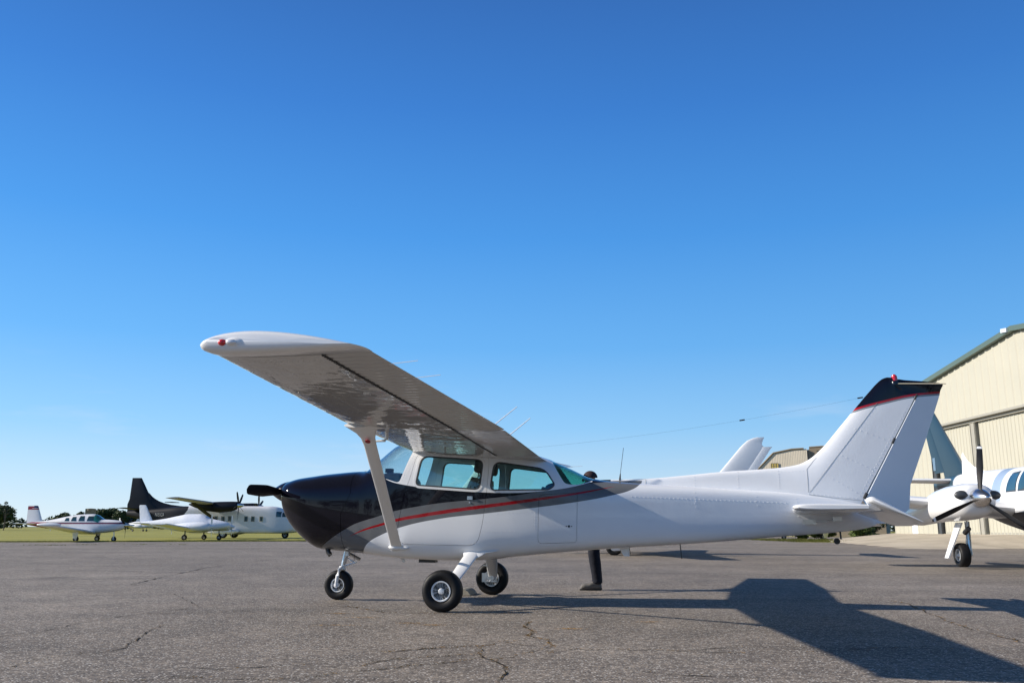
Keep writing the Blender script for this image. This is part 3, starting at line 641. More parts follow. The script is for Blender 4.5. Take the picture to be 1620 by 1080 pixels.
# wings. sections: y, LE(x,z), TE(x,z), thickness
def wsec(y):
    ys = [.30, .55, 2.6, 5.35]
    def I(v):
        for i in range(3):
            if y <= ys[i + 1] or i == 2:
                t = (y - ys[i]) / (ys[i + 1] - ys[i]); return v[i] + (v[i + 1] - v[i]) * t
    return (I([.775, .775, .79, .955]), I([1.80, 1.812, 1.885, 1.998]), I([2.44, 2.42, 2.375, 2.055]), I([1.63, 1.642, 1.752, 1.952]), I([.125, .125, .122, .115]))
HS = .70
for s in (-1, 1):
    ys = [.30, .42] + frange(.55, 5.33, .18)
    main = MB(); rs = []
    for y in ys:
        lx, lz, tx, tz, th = wsec(y); rs.append(wing_ring((lx, s * y, lz), (tx, s * y, tz), th, 0, HS - .006))
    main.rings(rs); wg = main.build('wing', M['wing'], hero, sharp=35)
    # inboard fillet behind the rear spar joining the cabin roof
    fb = MB(); rs = []
    for y in (.28, .45, .62, .70):
        lx, lz, tx, tz, th = wsec(y); rs.append(wing_ring((lx, s * y, lz), (tx, s * y, tz), th, HS - .006, 1))
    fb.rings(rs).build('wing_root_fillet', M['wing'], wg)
    def corr(name, ya, yb, pitch, dz, amp=.0035):
        rs = []; n = int((yb - ya) / pitch)
        for i in range(n * 6 + 1):
            y = ya + (yb - ya) * i / (n * 6); ph = (i % 6) / 6; bead = amp * (math.sin(ph * 2 * math.pi))
            lx, lz, tx, tz, th = wsec(y); r = wing_ring((lx, s * y, lz), (tx, s * y, tz), th, HS + .004, 1.0, 8)
            m = len(r) // 2; o2 = []
            for k, p in enumerate(r):
                f = 0 if k in (0, len(r) - 1, m, m - 1) else 1
                o2.append((p[0], p[1], p[2] - bead * f + dz * (p[0] - lx) / (tx - lx)))
            rs.append(o2)
        return MB().rings(rs).build(name, M['wing'], wg, sharp=50)
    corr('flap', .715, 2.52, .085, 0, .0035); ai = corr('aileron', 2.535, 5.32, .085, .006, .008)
    # hinge line of dark gap, scalloped piano hinge
    hb = MB()
    for y in frange(.75, 5.3, .035):
        lx, lz, tx, tz, th = wsec(y); r = wing_ring((lx, s * y, lz), (tx, s * y, tz), th, HS - .004, HS + .006, 2)
        hb.box((r[-1][0] - .006, s * y, r[-1][2] + .001), (.024, .020, .008))
    absorb(wg, hb, M['darkmetal'])
    # tip
    rs = []
    for y, k, cx, dz in ((5.335, 1.0, 0, 0), (5.40, 1.02, -.006, 0), (5.45, 1.0, -.002, .001), (5.485, .90, .02, .003), (5.505, .70, .06, .006), (5.515, .45, .12, .01)):
        lx, lz, tx, tz, th = wsec(5.35); L = tx - lx
        base = wing_ring((lx - .01, s * y, lz), (tx + .015, s * y, tz), th * 1.12, 0, 1, 20, .03); cxm = lx + L * .45; mz = (lz + tz) / 2 + .03
        f = k; g = 1 - (1 - k) * .25
        rs.append([(cxm + (p[0] - cxm) * g, p[1], (lz + (p[0] - lx) / L * (tz - lz) + .035) + (p[2] - (lz + (p[0] - lx) / L * (tz - lz) + .035)) * f) for p in base])
    tip = MB().rings(rs).build('wing_tip', M['white'], hero, sharp=40)
    fr = MB().ellipsoid((1.205, s * 5.492, 2.008), (.085, .035, .036)).ellipsoid((1.25, s * 5.47, 2.02), (.10, .03, .045)).build('light_fairing', M['white'], tip)
    MB().ellipsoid((1.128, s * 5.510, 2.006), (.030, .026, .022)).build('red_lens' if s < 0 else 'green_lens', M['redlens'] if s < 0 else M['greenglass'], tip)
    MB().ellipsoid((1.195, s * 5.528, 2.004), (.036, .018, .018)).build('clear_lens', M['clearlens'], tip)
    if s < 0:
        kb = MB()
        for y in (5.28, 5.0, 4.9): pass
        for k in range(7):
            x = 1.02 + k * .15; kb.ellipsoid((x, s * 5.31, wsec(5.31)[1] - .048 + .0 * k), (.005, .005, .003), 6, 4)
    # static wicks on the aileron edge
    for y in (5.02, 4.62):
        wk = MB(); lx, lz, tx, tz, th = wsec(y); wk.tube([(tx - .02, s * y, tz), (tx + .19, s * (y + .03), tz + .012)], .0022, 5); wk.build('static_wick', M['white'], wg)
    # underside fittings
    f = MB(); lx, lz, tx, tz, th = wsec(4.2); f.box((lx + .74, s * 4.2, lz - .075), (.05, .03, .04)); f.build('inspection_mirror', M['white'], wg)
    rvw = MB()
    for y in frange(.9, 5.2, .36):
        lx, lz, tx, tz, th = wsec(y)
        for q in frange(.12, HS - .03, .035):
            zu, zd = airfoil(q, th, .02); rivet(Vector((lx + (tx - lx) * q, s * y, lz + (tz - lz) * q + zd * (tx - lx))), Vector((0, 0, -1)), .003, rvw)
    for q in (.14, .33):
        for y in frange(.8, 5.25, .05):
            lx, lz, tx, tz, th = wsec(y); zu, zd = airfoil(q, th, .02); rivet(Vector((lx + (tx - lx) * q, s * y, lz + (tz - lz) * q + zd * (tx - lx))), Vector((0, 0, -1)), .003, rvw)
    absorb(wg, rvw, M['wing'])
    # strut
    a = Vector((.712, s * .53, .640)); b = Vector((1.035, s * 2.585, 1.79)); d = (b - a).normalized(); td = d.cross(Vector((1, 0, 0))).normalized(); rs = []
    for t, c, w, dx in ((-.03, .16, .030, 0), (0, .145, .028, 0), (.04, .128, .026, 0), (.5, .128, .026, 0), (.88, .132, .026, 0), (.93, .150, .028, -.004), (.965, .20, .034, -.010), (.99, .27, .040, -.02), (1.02, .36, .05, -.03)):
        p = a + (b - a) * t; rs.append(teardrop(p + Vector((dx, 0, 0)), (1, 0, .0), c, (td, w), 20))
    st = MB().rings(rs).build('wing_strut', M['white'], hero, sharp=60)
    MB().lathe([(0, .026), (.006, .027), (.008, .018), (.004, .014), (.004, .003)], a + (b - a) * .925 + td * (.033 if (td.y * s) > 0 else -.033), td * (1 if (td.y * s) > 0 else -1), 20).build('tie_down_ring', M['redring'], st)
    MB().ellipsoid((.70, s * .53, .640), (.085, .045, .035)).ellipsoid((.76, s * .52, .628), (.10, .03, .022)).build('strut_fairing', M['white'], st)
    MB().ellipsoid((1.16, s * 2.585, 1.80), (.17, .045, .025)).build('strut_cuff', M['white'], st)
# pitot tube and step under the port wing
MB().tube([(1.16, -2.34, 1.80), (1.165, -2.34, 1.705), (1.15, -2.34, 1.69), (1.04, -2.34, 1.685), (1.02, -2.34, 1.685)], [.018, .018, .013, .009, .009], 10).build('pitot_tube', M['white'], hero)
# cabin roof panel above the wing carry-through
# aerials
MB().tube([(1.50, -.30, 1.86), (1.816, -.30, 2.071), (2.084, -.30, 2.278)], [.009, .007, .005], 8).build('whip_aerial', M['white'], hero)
MB().tube([(1.86, -.30, 1.83), (1.994, -.30, 1.94), (2.245, -.30, 2.139)], [.009, .007, .005], 8).build('whip_aerial', M['white'], hero)
ab = MB().tube([(3.262, 0, 1.38), (3.268, 0, 1.43), (3.275, 0, 1.50)], [.014, .012, .005], 8)
ab.tube([(3.275, 0, 1.50), (3.318, 0, 1.80)], .0028, 6).build('whip_aerial', M['darkmetal'], hero)
wr = MB(); A_ = Vector((6.10, 0, 2.352)); B_ = Vector((2.05, -.02, 1.80))
pts = [A_ + (B_ - A_) * t - Vector((0, 0, .14 * 4 * t * (1 - t) * .45)) for t in frange(0, 1, .04)]
wr.tube(pts, .0007, 5); wb = wr.build('wire_aerial', M['darkmetal'], hero)
for t in (.345, .018):
    p = A_ + (B_ - A_) * t - Vector((0, 0, .14 * 4 * t * (1 - t) * .45)); MB().tube([p - (B_ - A_).normalized() * .03, p + (B_ - A_).normalized() * .03], .008, 8).build('insulator', M['darkmetal'], wb)

# fin with its dorsal fillet: columns in x, height profile of the leading edge
TOP = [(2.98, 1.425), (3.25, 1.428), (3.56, 1.435), (4.0, 1.469), (4.43, 1.509), (5.07, 1.549), (5.295, 1.585), (5.423, 1.643), (5.569, 1.765), (5.78, 2.005), (5.981, 2.237), (6.13, 2.405), (6.22, 2.500), (6.28, 2.548), (6.34, 2.567), (6.395, 2.560)]
def topz(x):
    if x > 6.396: return 2.555 - (x - 6.396) * 5.6 if x < 6.415 else 2.45 + (x - 6.415) * (-.115 / .185)
    return pchip([a for a, b in TOP], [b for a, b in TOP], x)
def hx(z): return 5.967 + (z - 1.186) * .5662
def hz(x): return 1.186 + (x - 5.967) / .5662
def fin_side():
    cols = frange(3.0, 5.2, .11) + frange(5.25, 5.96, .035) + frange(5.985, 6.395, .03) + [6.40, 6.407, 6.415, 6.45, 6.5, 6.55, 6.598]; vv = [0, .02, .05, .09, .14, .2, .28, .38, .5, .62, .75, .88, 1]
    rs = []
    for x in cols:
        zt = topz(x); zb = 1.10 if x < 5.92 else max(1.10, hz(x)); sl = (topz(x + .01) - topz(x - .01)) / .02 if x < 6.38 else 0; cs = 1 / math.sqrt(1 + sl * sl)
        ring = []
        T0 = .016 + .036 * max(0, min(1, (x - 3.7) / 1.6))
        for v in vv:
            z = zt + (zb - zt) * v ** 1.6; D = (zt - z) * cs if x < 6.39 else .1 + zt - z; D0 = .05 + .16 * max(0, min(1, (x - 4.9) / .5))
            k = min(1, D / D0); T = T0 * (1 - .22 * max(0, (z - 1.5))) * (1 - .50 * max(0, min(1, (x - (hx(z) - .60)) / .60)) if x > 5.2 else 1); y = T * math.sqrt(max(0, 1 - (1 - k) ** 2))
            ring.append((x, y, z))
        rs.append([(p[0], -p[1], p[2]) for p in ring[::-1]] + ring[1:])
    b = MB(); b.rings(rs, closed=False); b.add(rs[0], [tuple(range(len(rs[0])))]); b.add(rs[-1], [tuple(range(len(rs[-1])))]); return b
fin = fin_side().build('fin', M['livery'], hero, sharp=50)
# rudder
RT = [(.93, 6.10, 6.20), (1.0, 6.07, 6.36), (1.09, 6.03, 6.468), (1.186, 5.972, 6.480), (1.358, hx(1.358) + .006, 6.500), (1.883, hx(1.883) + .006, 6.710), (2.30, hx(2.30) + .006, 6.868), (2.335, 6.60, 6.880), (2.36, 6.54, 6.889), (2.40, 6.455, 6.898), (2.44, 6.415, 6.918), (2.462, 6.405, 6.932), (2.478, 6.405, 6.930), (2.492, 6.405, 6.89), (2.515, 6.405, 6.68), (2.53, 6.408, 6.52), (2.540, 6.435, 6.47)]
rs = []
for z, a, b_ in RT:
    T = .030 - .006 * max(0, z - 1.2) if z < 2.5 else .016; ring = []
    for t in (0, .04, .12, .3, .6, .85, 1): ring.append((a + (b_ - a) * t, (T * (1 - t) + .003) * (1 if t > 0 else .55), z))
    rs.append(ring + [(p[0], -p[1], p[2]) for p in ring[::-1]])
rs = [[(p[0], p[1] + .13 * max(0, p[0] - hx(p[2])), p[2]) for p in r] for r in rs]
MB().rings(rs).build('rudder', M['livery'], hero, sharp=40)
for z, r in ((1.23, .022), (1.84, .016), (2.33, .012)):
    hg = MB()
    hg.tube([(hx(z) - .01, -.030 + .005 * (z - 1.2), z - .03), (hx(z) + .02, -.030 + .005 * (z - 1.2), z + .03)], r * .8, 8); hg.build('rudder_hinge', M['darkmetal'], hero)
# beacon
bc = MB().lathe([(0, .042), (.03, .042), (.045, .036)], (6.413, 0, 2.478), (0, 0, 1), 20).build('beacon', M['black'], hero)
MB().lathe([(0, .034), (.03, .035), (.060, .030), (.076, .015), (.080, 0)], (6.413, 0, 2.521), (0, 0, 1), 20).build('red_lens', M['redlens'], bc)
vb = MB()
for s in (-1, 1): vb.tube([(6.44, s * .03, 2.487), (6.93, s * .10, 2.462)], .006, 8)
vb.build('fin_aerial', M['tan'], hero)
# fin rivets and seams
fr = MB()
def ry(x, z):
    T0 = .016 + .036 * max(0, min(1, (x - 3.7) / 1.6)); sl = (topz(x + .01) - topz(x - .01)) / .02; D = (topz(x) - z) / math.sqrt(1 + sl * sl); D0 = .05 + .16 * max(0, min(1, (x - 4.9) / .5)); k = max(0, min(1, D / D0))
    return T0 * (1 - .22 * max(0, (z - 1.5))) * (1 - .50 * max(0, min(1, (x - (hx(z) - .60)) / .60)) if x > 5.2 else 1) * math.sqrt(max(0, 1 - (1 - k) ** 2))
def frow(x0, z0, x1, z1, step=.045, r=.0045):
    n = max(1, int(math.hypot(x1 - x0, z1 - z0) / step))
    for i in range(n + 1):
        x, z = x0 + (x1 - x0) * i / n, z0 + (z1 - z0) * i / n
        for s in (-1, 1): rivet(Vector((x, s * (ry(x, z) + .0005), z)), Vector((0, s, 0)), r, fr)
def fseam(pts, w=.003):
    for i in range(len(pts) - 1):
        a, b_ = pts[i], pts[i + 1]
        for s in (-1, 1):
            P = [Vector((a[0] + (b_[0] - a[0]) * t, s * (ry(a[0] + (b_[0] - a[0]) * t, a[1] + (b_[1] - a[1]) * t) + .0008), a[1] + (b_[1] - a[1]) * t)) for t in frange(0, 1, .1)]
            sm.tube(P, w / 2, 4, caps=False)
sm = MB()
frow(5.40, 1.29, 6.20, 2.25, .05, .0035); frow(5.935, 1.23, hx(2.28) - .035, 2.28, .045); frow(5.39, 1.255, 5.9, 1.205, .04); frow(5.66, 1.42, 5.90, 1.27, .055, .0048); frow(5.77, 1.68, 6.08, 1.53, .055, .0048); frow(5.94, 1.98, 6.24, 1.86, .055, .0048)
frow(4.13, 1.45, 4.13, 1.35, .03, .005); frow(4.62, 1.50, 4.62, 1.33, .03, .005); frow(5.07, 1.51, 5.07, 1.32, .03, .005); frow(5.1, 1.50, 5.34, 1.51, .04, .0035)
fseam([(5.385, 1.27), (5.385, 1.53), (5.47, 1.63), (5.50, 1.66)]); fseam([(5.40, 1.27), (6.20, 2.27)], .0025); fseam([(3.57, 1.375), (3.57, 1.428)])
fseam([(5.39, 1.245), (5.7, 1.205), (5.95, 1.18)])
absorb(fin, fr, M['livery']); absorb(fin, sm, M['greytrim'])
MB().tube([(hx(1.25) + .001, -.022, 1.25), (hx(2.30) + .001, -.016, 2.30)], .006, 6).build('hinge_gap', M['seal'], fin)
rr = MB()
for i in range(9):
    z = 2.30 - i * .055; x = hx(z) + .05; rivet(Vector((x, -.020 + .005 * (z - 1.2), z)), Vector((0, -1, 0)), .0035, rr)
absorb(bpy.data.objects['rudder'], rr, M['livery'])
# small placard on the rudder
# stabiliser and elevator
for s in (-1, 1):
    rs = []
    for y, lx, k in ((.05, 5.20, 1), (.10, 5.20, 1), (.6, 5.15, 1), (1.2, 5.08, 1), (1.46, 5.04, 1), (1.475, 5.035, 1), (1.60, 5.015, 1), (1.67, 5.01, .98), (1.71, 5.03, .8), (1.725, 5.06, .5)):
        c = [(.0, 0), (.012, .36), (.04, .62), (.12, .88), (.3, 1), (.6, .95), (.85, .80), (1, .74)]; tx = 5.845 if y < 1.47 else 5.69
        z0 = 1.068; H = .037 * k + .004 * (1.7 - y)
        U = [(lx + (tx - lx) * a, s * y, z0 + H * b_ * .95) for a, b_ in c]; D = [(lx + (tx - lx) * a, s * y, z0 - H * b_ * .95) for a, b_ in c[::-1]]
        rs.append(U + D[:-1])
    MB().rings(rs).build('stabiliser', M['white'], hero, sharp=45)
    el = MB(); rs = []; ca, sa = math.cos(R(26)), math.sin(R(26))
    def E_(x, z, y):  # rotate about hinge (5.71,1.075)
        return (5.862 + x * ca + z * sa, s * y, 1.076 - x * sa + z * ca)
    for y, x1, k, x0 in ((.16, .30, 1, 0), (.34, .40, 1, 0), (1.0, .40, 1, 0), (1.3, .375, 1, 0), (1.475, .35, 1, 0), (1.495, .33, 1, -.165), (1.68, .335, .95, -.175), (1.71, .335, .75, -.170), (1.722, .325, .4, -.15)):
        U = [(x0, .3 * k), (x0 + .015, .8 * k), (x0 + .04, 1 * k), (.08, .85 * k), (.20, .45 * k), (x1, .06)]
        rs.append([E_(a, b_ * .030, y) for a, b_ in U] + [E_(a, -b_ * .030, y) for a, b_ in U[::-1]])
    ev = el.rings(rs).build('elevator', M['white'], hero, sharp=40)
    MB().box((5.84, s * 1.42, 1.07), (.05, .02, .05)).build('hinge_bracket', M['alu'], ev)
tb = MB().tube([(5.40, -.165, .945), (5.62, -.15, .955)], .006, 6).box((5.36, -.16, .942), (.14, .012, .05)).box((5.66, -.14, .975), (.10, .04, .05)); tb.build('trim_actuator', M['alu'], hero)
tl = MB().tube([(5.70, -.02, .86), (5.705, -.02, .755)], .010, 8); tl.lathe([(-.006, .020), (-.006, .034), (.006, .034), (.006, .020)], (5.66, -.02, .735), (0, 1, 0), 20); tl.build('tail_tie_down', M['darkmetal'], hero)

# landing gear
def wheel(parent, c, r, w, rim_r, face=-1, name='wheel', holes=6, spin=0, simple_=False, rimmat=None):
    c = Vector(c); e = empty_part(name, c, parent); pr = []
    k = w / 2
    prof = [(-k * .62, rim_r * .98), (-k * .80, rim_r * 1.08), (-k * .97, rim_r + (r - rim_r) * .35), (-k, rim_r + (r - rim_r) * .55), (-k * .93, rim_r + (r - rim_r) * .78), (-k * .74, r * .955), (-k * .5, r * .99), (-k * .2, r), (k * .2, r), (k * .5, r * .99), (k * .74, r * .955), (k * .93, rim_r + (r - rim_r) * .78), (k, rim_r + (r - rim_r) * .55), (k * .97, rim_r + (r - rim_r) * .35), (k * .80, rim_r * 1.08), (k * .62, rim_r * .98)]
    t = MB().lathe(prof, (0, 0, 0), (0, 1, 0), 28 if simple_ else 48).build('tyre', M['rubber'], e, sharp=50)
    for v in t.data.vertices:                        # the tyre flattens where it stands
        if v.co.z < -r * .965: v.co.z = -r * .965
    rp = [(-k * .62, rim_r * .999), (-k * .86, rim_r), (-k * .86, rim_r * .90), (-k * .62, rim_r * .84), (-k * .52, rim_r * .80), (-k * .50, rim_r * .35), (-k * .66, rim_r * .30), (-k * .85, rim_r * .26), (-k * .98, rim_r * .20), (-k * 1.0, 0)]
    rm = MB(); rm.lathe([(a, b) for a, b in rp] , (0, 0, 0), (0, 1, 0), 40)
    rm.lathe([(-a, b) for a, b in rp], (0, 0, 0), (0, 1, 0), 40)
    if not simple_:
        hb = rm
        for i in range(holes):
            for f in (-1, 1):
                a = spin + i * 2 * math.pi / holes; rad = Vector((math.cos(a), 0, math.sin(a))); tang = Vector((-math.sin(a), 0, math.cos(a))); m_ = rad * rim_r * .58 + Vector((0, f * k * .505, 0))
                vs = [m_ - rad * rim_r * .19 - tang * rim_r * .08, m_ + rad * rim_r * .17 - tang * rim_r * .17, m_ + rad * rim_r * .17 + tang * rim_r * .17, m_ - rad * rim_r * .19 + tang * rim_r * .08]
                vs = [v + Vector((0, f * .002, 0)) for v in vs]; hb.add(vs, [(0, 1, 2, 3)], 1, False)
    rm.build('rim', [rimmat or M['castalu'], M['darkmetal']], e, sharp=40)
    return e
def empty_part(name, loc, parent):
    o = bpy.data.objects.new(name, None); COL.objects.link(o); o.location = loc; o.parent = parent; o.empty_display_size = .1; return o
for s in (-1, 1):
    wheel(hero, (1.47, s * 1.27, .213), .2155, .165, .105, holes=6, spin=.3)
    a = Vector((1.615, s * .44, .60)); b = Vector((1.50, s * 1.17, .235)); rs = []
    for t, c, w in ((0, .172, .05), (.25, .162, .045), (.5, .150, .040), (.8, .132, .036), (1.0, .118, .034)):
        p = a + (b - a) * t; d = (b - a).normalized(); rs.append(teardrop(p, (1, 0, 0), c, (d.cross(Vector((1, 0, 0))), w), 18))
    lg = MB().rings(rs); lg.build('main_gear_leg', M['white'], hero, sharp=60)
    MB().rings([teardrop((1.63, s * .40, .625), (1, 0, -.1), .30, ((0, .5, .8), .11), 18), teardrop((1.625, s * .48, .585), (1, 0, -.08), .26, ((0, .5, .8), .085), 18), teardrop((1.608, s * .55, .545), (1, 0, 0), .185, ((0, .5, .8), .056), 18)]).build('gear_fairing', M['white'], hero)
    MB().prism([(1.70, .60), (1.90, .605), (1.72, .575)], s * .42, s * .50).build('gear_fairing_tail', M['white'], hero)
    q = a + (b - a) * .58; MB().box(q + Vector((-.075, 0, .0)), (.08, .012, .014)).box(q, (.09, .02, .012)).build('step', M['alu'], hero)
    MB().box((1.455, s * 1.165, .225), (.20, .03, .115)).lathe([(0, .03), (.05, .03)], (1.50, s * 1.10, .225), (0, 1, 0), 16).tube([(1.40, s * 1.14, .20), (1.46, s * 1.13, .17), (1.50, s * 1.14, .22)], .008, 6).build('brake', M['alu'], hero)
# nose gear
NX_ = -.18
wheel(hero, (NX_, 0, .176), .178, .125, .084, spin=.1)
MB().tube([(-.085, 0, .62), (-.128, 0, .43)], .030, 16).tube([(-.115, 0, .50), (-.142, 0, .385)], .022, 16).build('oleo_strut', M['alu'], hero)
ng = MB(); ng.lathe([(-.03, .040), (.02, .040)], (-.140, 0, .385), (-.2, 0, 1), 18)
for s in (-1, 1):
    ng.tube([(-.140, s * .02, .385), (-.150, s * .068, .360), (-.168, s * .088, .29), (-.180, s * .092, .20), (NX_, s * .092, .165)], [.022, .026, .022, .018, .016], 12)
    ng.lathe([(0, .030), (.018, .030), (.02, .015)], (NX_, s * .078, .176), (0, s, 0), 16)
ng.build('nose_fork', M['white'], hero)
MB().tube([(-.10, 0, .505), (.02, 0, .435)], .013, 8, flat=((0, 1, 0), .6)).tube([(.02, 0, .435), (-.115, 0, .405)], .012, 8, flat=((0, 1, 0), .6)).box((.015, 0, .44), (.03, .07, .02)).build('torque_link', M['white'], hero)
MB().tube([(-.07, .0, .55), (.07, .03, .475)], .02, 8).lathe([(-.03, .033), (.03, .033)], (-.08, 0, .55), (0, 0, 1), 16).build('shimmy_damper', M['alu'], hero)
MB().tube([(.03, -.05, .56), (.02, -.05, .46)], .003, 5).build('drain_tube', M['darkmetal'], hero)

# cabin: floor, panel, seats, trim
cab = MB().box((1.25, 0, .70), (1.9, .84, .03)).box((.33, 0, 1.05), (.03, .84, .66)); cab.build('cabin_floor', M['dash'], hero)
MB().prism([(.40, .75), (.62, .75), (.62, 1.38), (.60, 1.44), (.40, 1.47)], -.44, .44).build('instrument_panel', M['dash'], hero)
gl = MB(); rs = []
for x, z, w in ((.27, 1.44, .30), (.36, 1.485, .38), (.48, 1.515, .42), (.60, 1.515, .44), (.68, 1.50, .44), (.70, 1.46, .44)):
    rs.append([(x, w * math.copysign(abs(math.cos(t)) ** .6, math.cos(t)), 1.36 + (z - 1.36) * max(0, math.sin(t)) ** .35 if math.sin(t) > 0 else 1.36) for t in [2 * math.pi * k / 28 for k in range(28)]])
gl.rings(rs).build('glare_shield', M['dash'], hero)
MB().box((.46, -.12, 1.545), (.08, .09, .05)).build('compass', M['dash'], hero)
MB().box((.66, -.30, 1.47), (.008, .05, .06)).build('placard', M['redring'], hero)
for s in (-1, 1):
    yk = MB().tube([(.62, s * .24, 1.26), (.80, s * .24, 1.27)], .012, 8); yk.tube([(.81, s * .24 - .13, 1.34), (.80, s * .24 - .12, 1.28), (.80, s * .24, 1.26), (.80, s * .24 + .12, 1.28), (.81, s * .24 + .13, 1.34)], .014, 8); yk.build('control_yoke', M['dash'], hero)
def seat(x, y, z0, top, head=True):
    e = empty_part('seat', (0, 0, 0), hero)
    def cush(c, size, rot): 
        b = MB(); sx, sy, sz = size; rs = []
        for k in range(9):
            t = -1 + k / 4; f = (1 - abs(t) ** 6 * .25); rs.append([Vector(c) + rot @ Vector((sx * math.copysign(abs(math.cos(a)) ** .45, math.cos(a)) * f, sy * math.copysign(abs(math.sin(a)) ** .45, math.sin(a)) * f, t * sz)) for a in [2 * math.pi * q / 24 for q in range(24)]])
        return b.rings(rs)
    cush((x - .20, y, z0 + .1), (.26, .22, .07), Matrix.Rotation(R(-5), 3, 'Y')).build('seat_cushion', M['seat'], e)
    L = (top - z0 - .1); cush((x + .06 + L * .10, y, z0 + .1 + L / 2), (.055, .215 if not head else .19, L / 2 + .03), Matrix.Rotation(R(12), 3, 'Y')).build('backrest', M['seat'], e)
    cush((x + .01 + L * .10, y - .0, z0 + .08 + L / 2), (.035, .12, L / 2 - .02), Matrix.Rotation(R(12), 3, 'Y')).build('backrest_panel', M['seat_lt'], e)
    if head: cush((x + .10 + L * .22, y, top + .155), (.058, .125, .075), Matrix.Rotation(R(8), 3, 'Y')).tube([(x + .09 + L * .2, y - .04, top), (x + .10 + L * .2, y - .04, top + .12)], .006, 6).tube([(x + .09 + L * .2, y + .04, top), (x + .10 + L * .2, y + .04, top + .12)], .006, 6).build('headrest', M['seat'], e)
seat(1.42, -.25, .80, 1.42); seat(1.46, .25, .80, 1.42)
for y in (-.24, .24): seat(2.28, y, .78, 1.30, False)
for c_ in ((2.55, -.20, 1.335), (2.45, .22, 1.345)): MB().ellipsoid(c_, (.105, .13, .058)).build('headrest', M['seat'], hero)
MB().box((2.75, 0, 1.26), (.5, .62, .02)).build('hat_shelf', M['tan'], hero)

# ================================================================== wheel chock and rope
Rm = Matrix.Rotation(-HYAW, 4, 'Z'); Hm = Matrix.Translation((HX, HY, 0)) @ Rm
def H(x, y, z): return Hm @ Vector((x, y, z))
ch = empty('wheel_chock', H(1.17, 1.26, 0), -HYAW, 'weathered wooden wheel chock in front of the far main tyre', 'chock')
MB().prism([(-.11, .002), (-.115, .04), (-.08, .082), (-.02, .078), (.03, .05), (.06, .004)], -.24, .16).build('block', M['wood'], ch)
MB().lathe([(-.004, .016), (.004, .014)], (-.055, -.225, .045), (0, 1, 0), 12).build('bolt', M['darkmetal'], ch)

# ================================================================== generic low wing aeroplane for the ramp
def surf_patch(B, quad, side, off=.006, nu=8, nv=6):
    """quad corners (x,z): a,b along the bottom, c,d along the top"""
    a, b_, c, d = [Vector(q) for q in quad]; rows = []
    for j in range(nv + 1):
        v = j / nv; rows.append([B.P(*((a + (b_ - a) * (i / nu)) * (1 - v) + (d + (c - d) * (i / nu)) * v), side, off)[0] for i in range(nu + 1)])
    m = MB(); m.rings(rows, closed=False); back = [[(p[0], p[1] * .97, p[2]) for p in r] for r in rows]
    return m
def wrap_patch(B, fx, t0, t1, off=.006, nu=10, nt=20):
    """patch over the top of the body: fx(t)->(x0,x1) for ring angle t"""
    rows = []
    for j in range(nt + 1):
        t = t0 + (t1 - t0) * j / nt; x0, x1 = fx(t); r = []
        for i in range(nu + 1):
            x = x0 + (x1 - x0) * i / nu; zt, zb, zs, w, nu_, nl = B.at(x); c, q = math.cos(t), math.sin(t)
            r.append((x, (w + off) * math.copysign(abs(c) ** (2 / nu_), c), zs + (zt - zs + off) * abs(q) ** (2 / nu_)))
        rows.append(r)
    return MB().rings(rows, closed=False)
def surface(parent, name, mat, secs, vertical=False, N=12, camber=.0):
    """secs: (y, xle, zle, chord, t) for wings; (z, xle, y, chord, t) for fins"""
    rs = []
    for q in secs:
        if vertical:
            z, x, y, c, t = q; ss = [(1 - math.cos(math.pi * i / N)) / 2 for i in range(N + 1)]
            U = [(x + c * s_, y + airfoil(s_, t, 0)[0] * c, z) for s_ in ss]; D = [(x + c * s_, y - airfoil(s_, t, 0)[0] * c, z) for s_ in ss]; rs.append(U[::-1] + D[1:])
        else:
            y, x, z, c, t = q; rs.append(wing_ring((x, y, z), (x + c, y, z - .02 * c), t, 0, 1, N, camber))
    return MB().rings(rs).build(name, mat, parent, sharp=40)
def prop(parent, hub, n, Rr, ang, m, chord, spin_r, spin_l, spinmat, tips=None, back=.0):
    MB().lathe([(-spin_l, .004), (-spin_l * .93, spin_r * .26), (-spin_l * .75, spin_r * .52), (-spin_l * .4, spin_r * .84), (0, spin_r), (spin_l * .12, spin_r), (spin_l * .12, spin_r * .8)], hub, (1, 0, 0), 28).build('spinner', spinmat, parent)
    for k in range(n): blade(parent, Vector(hub), ang + k * 2 * math.pi / n, Rr, m, chord, 'propeller_blade', r0=spin_r * .7, n=14, tips=tips, matl=M['white'], tw0=55, tw1=20)
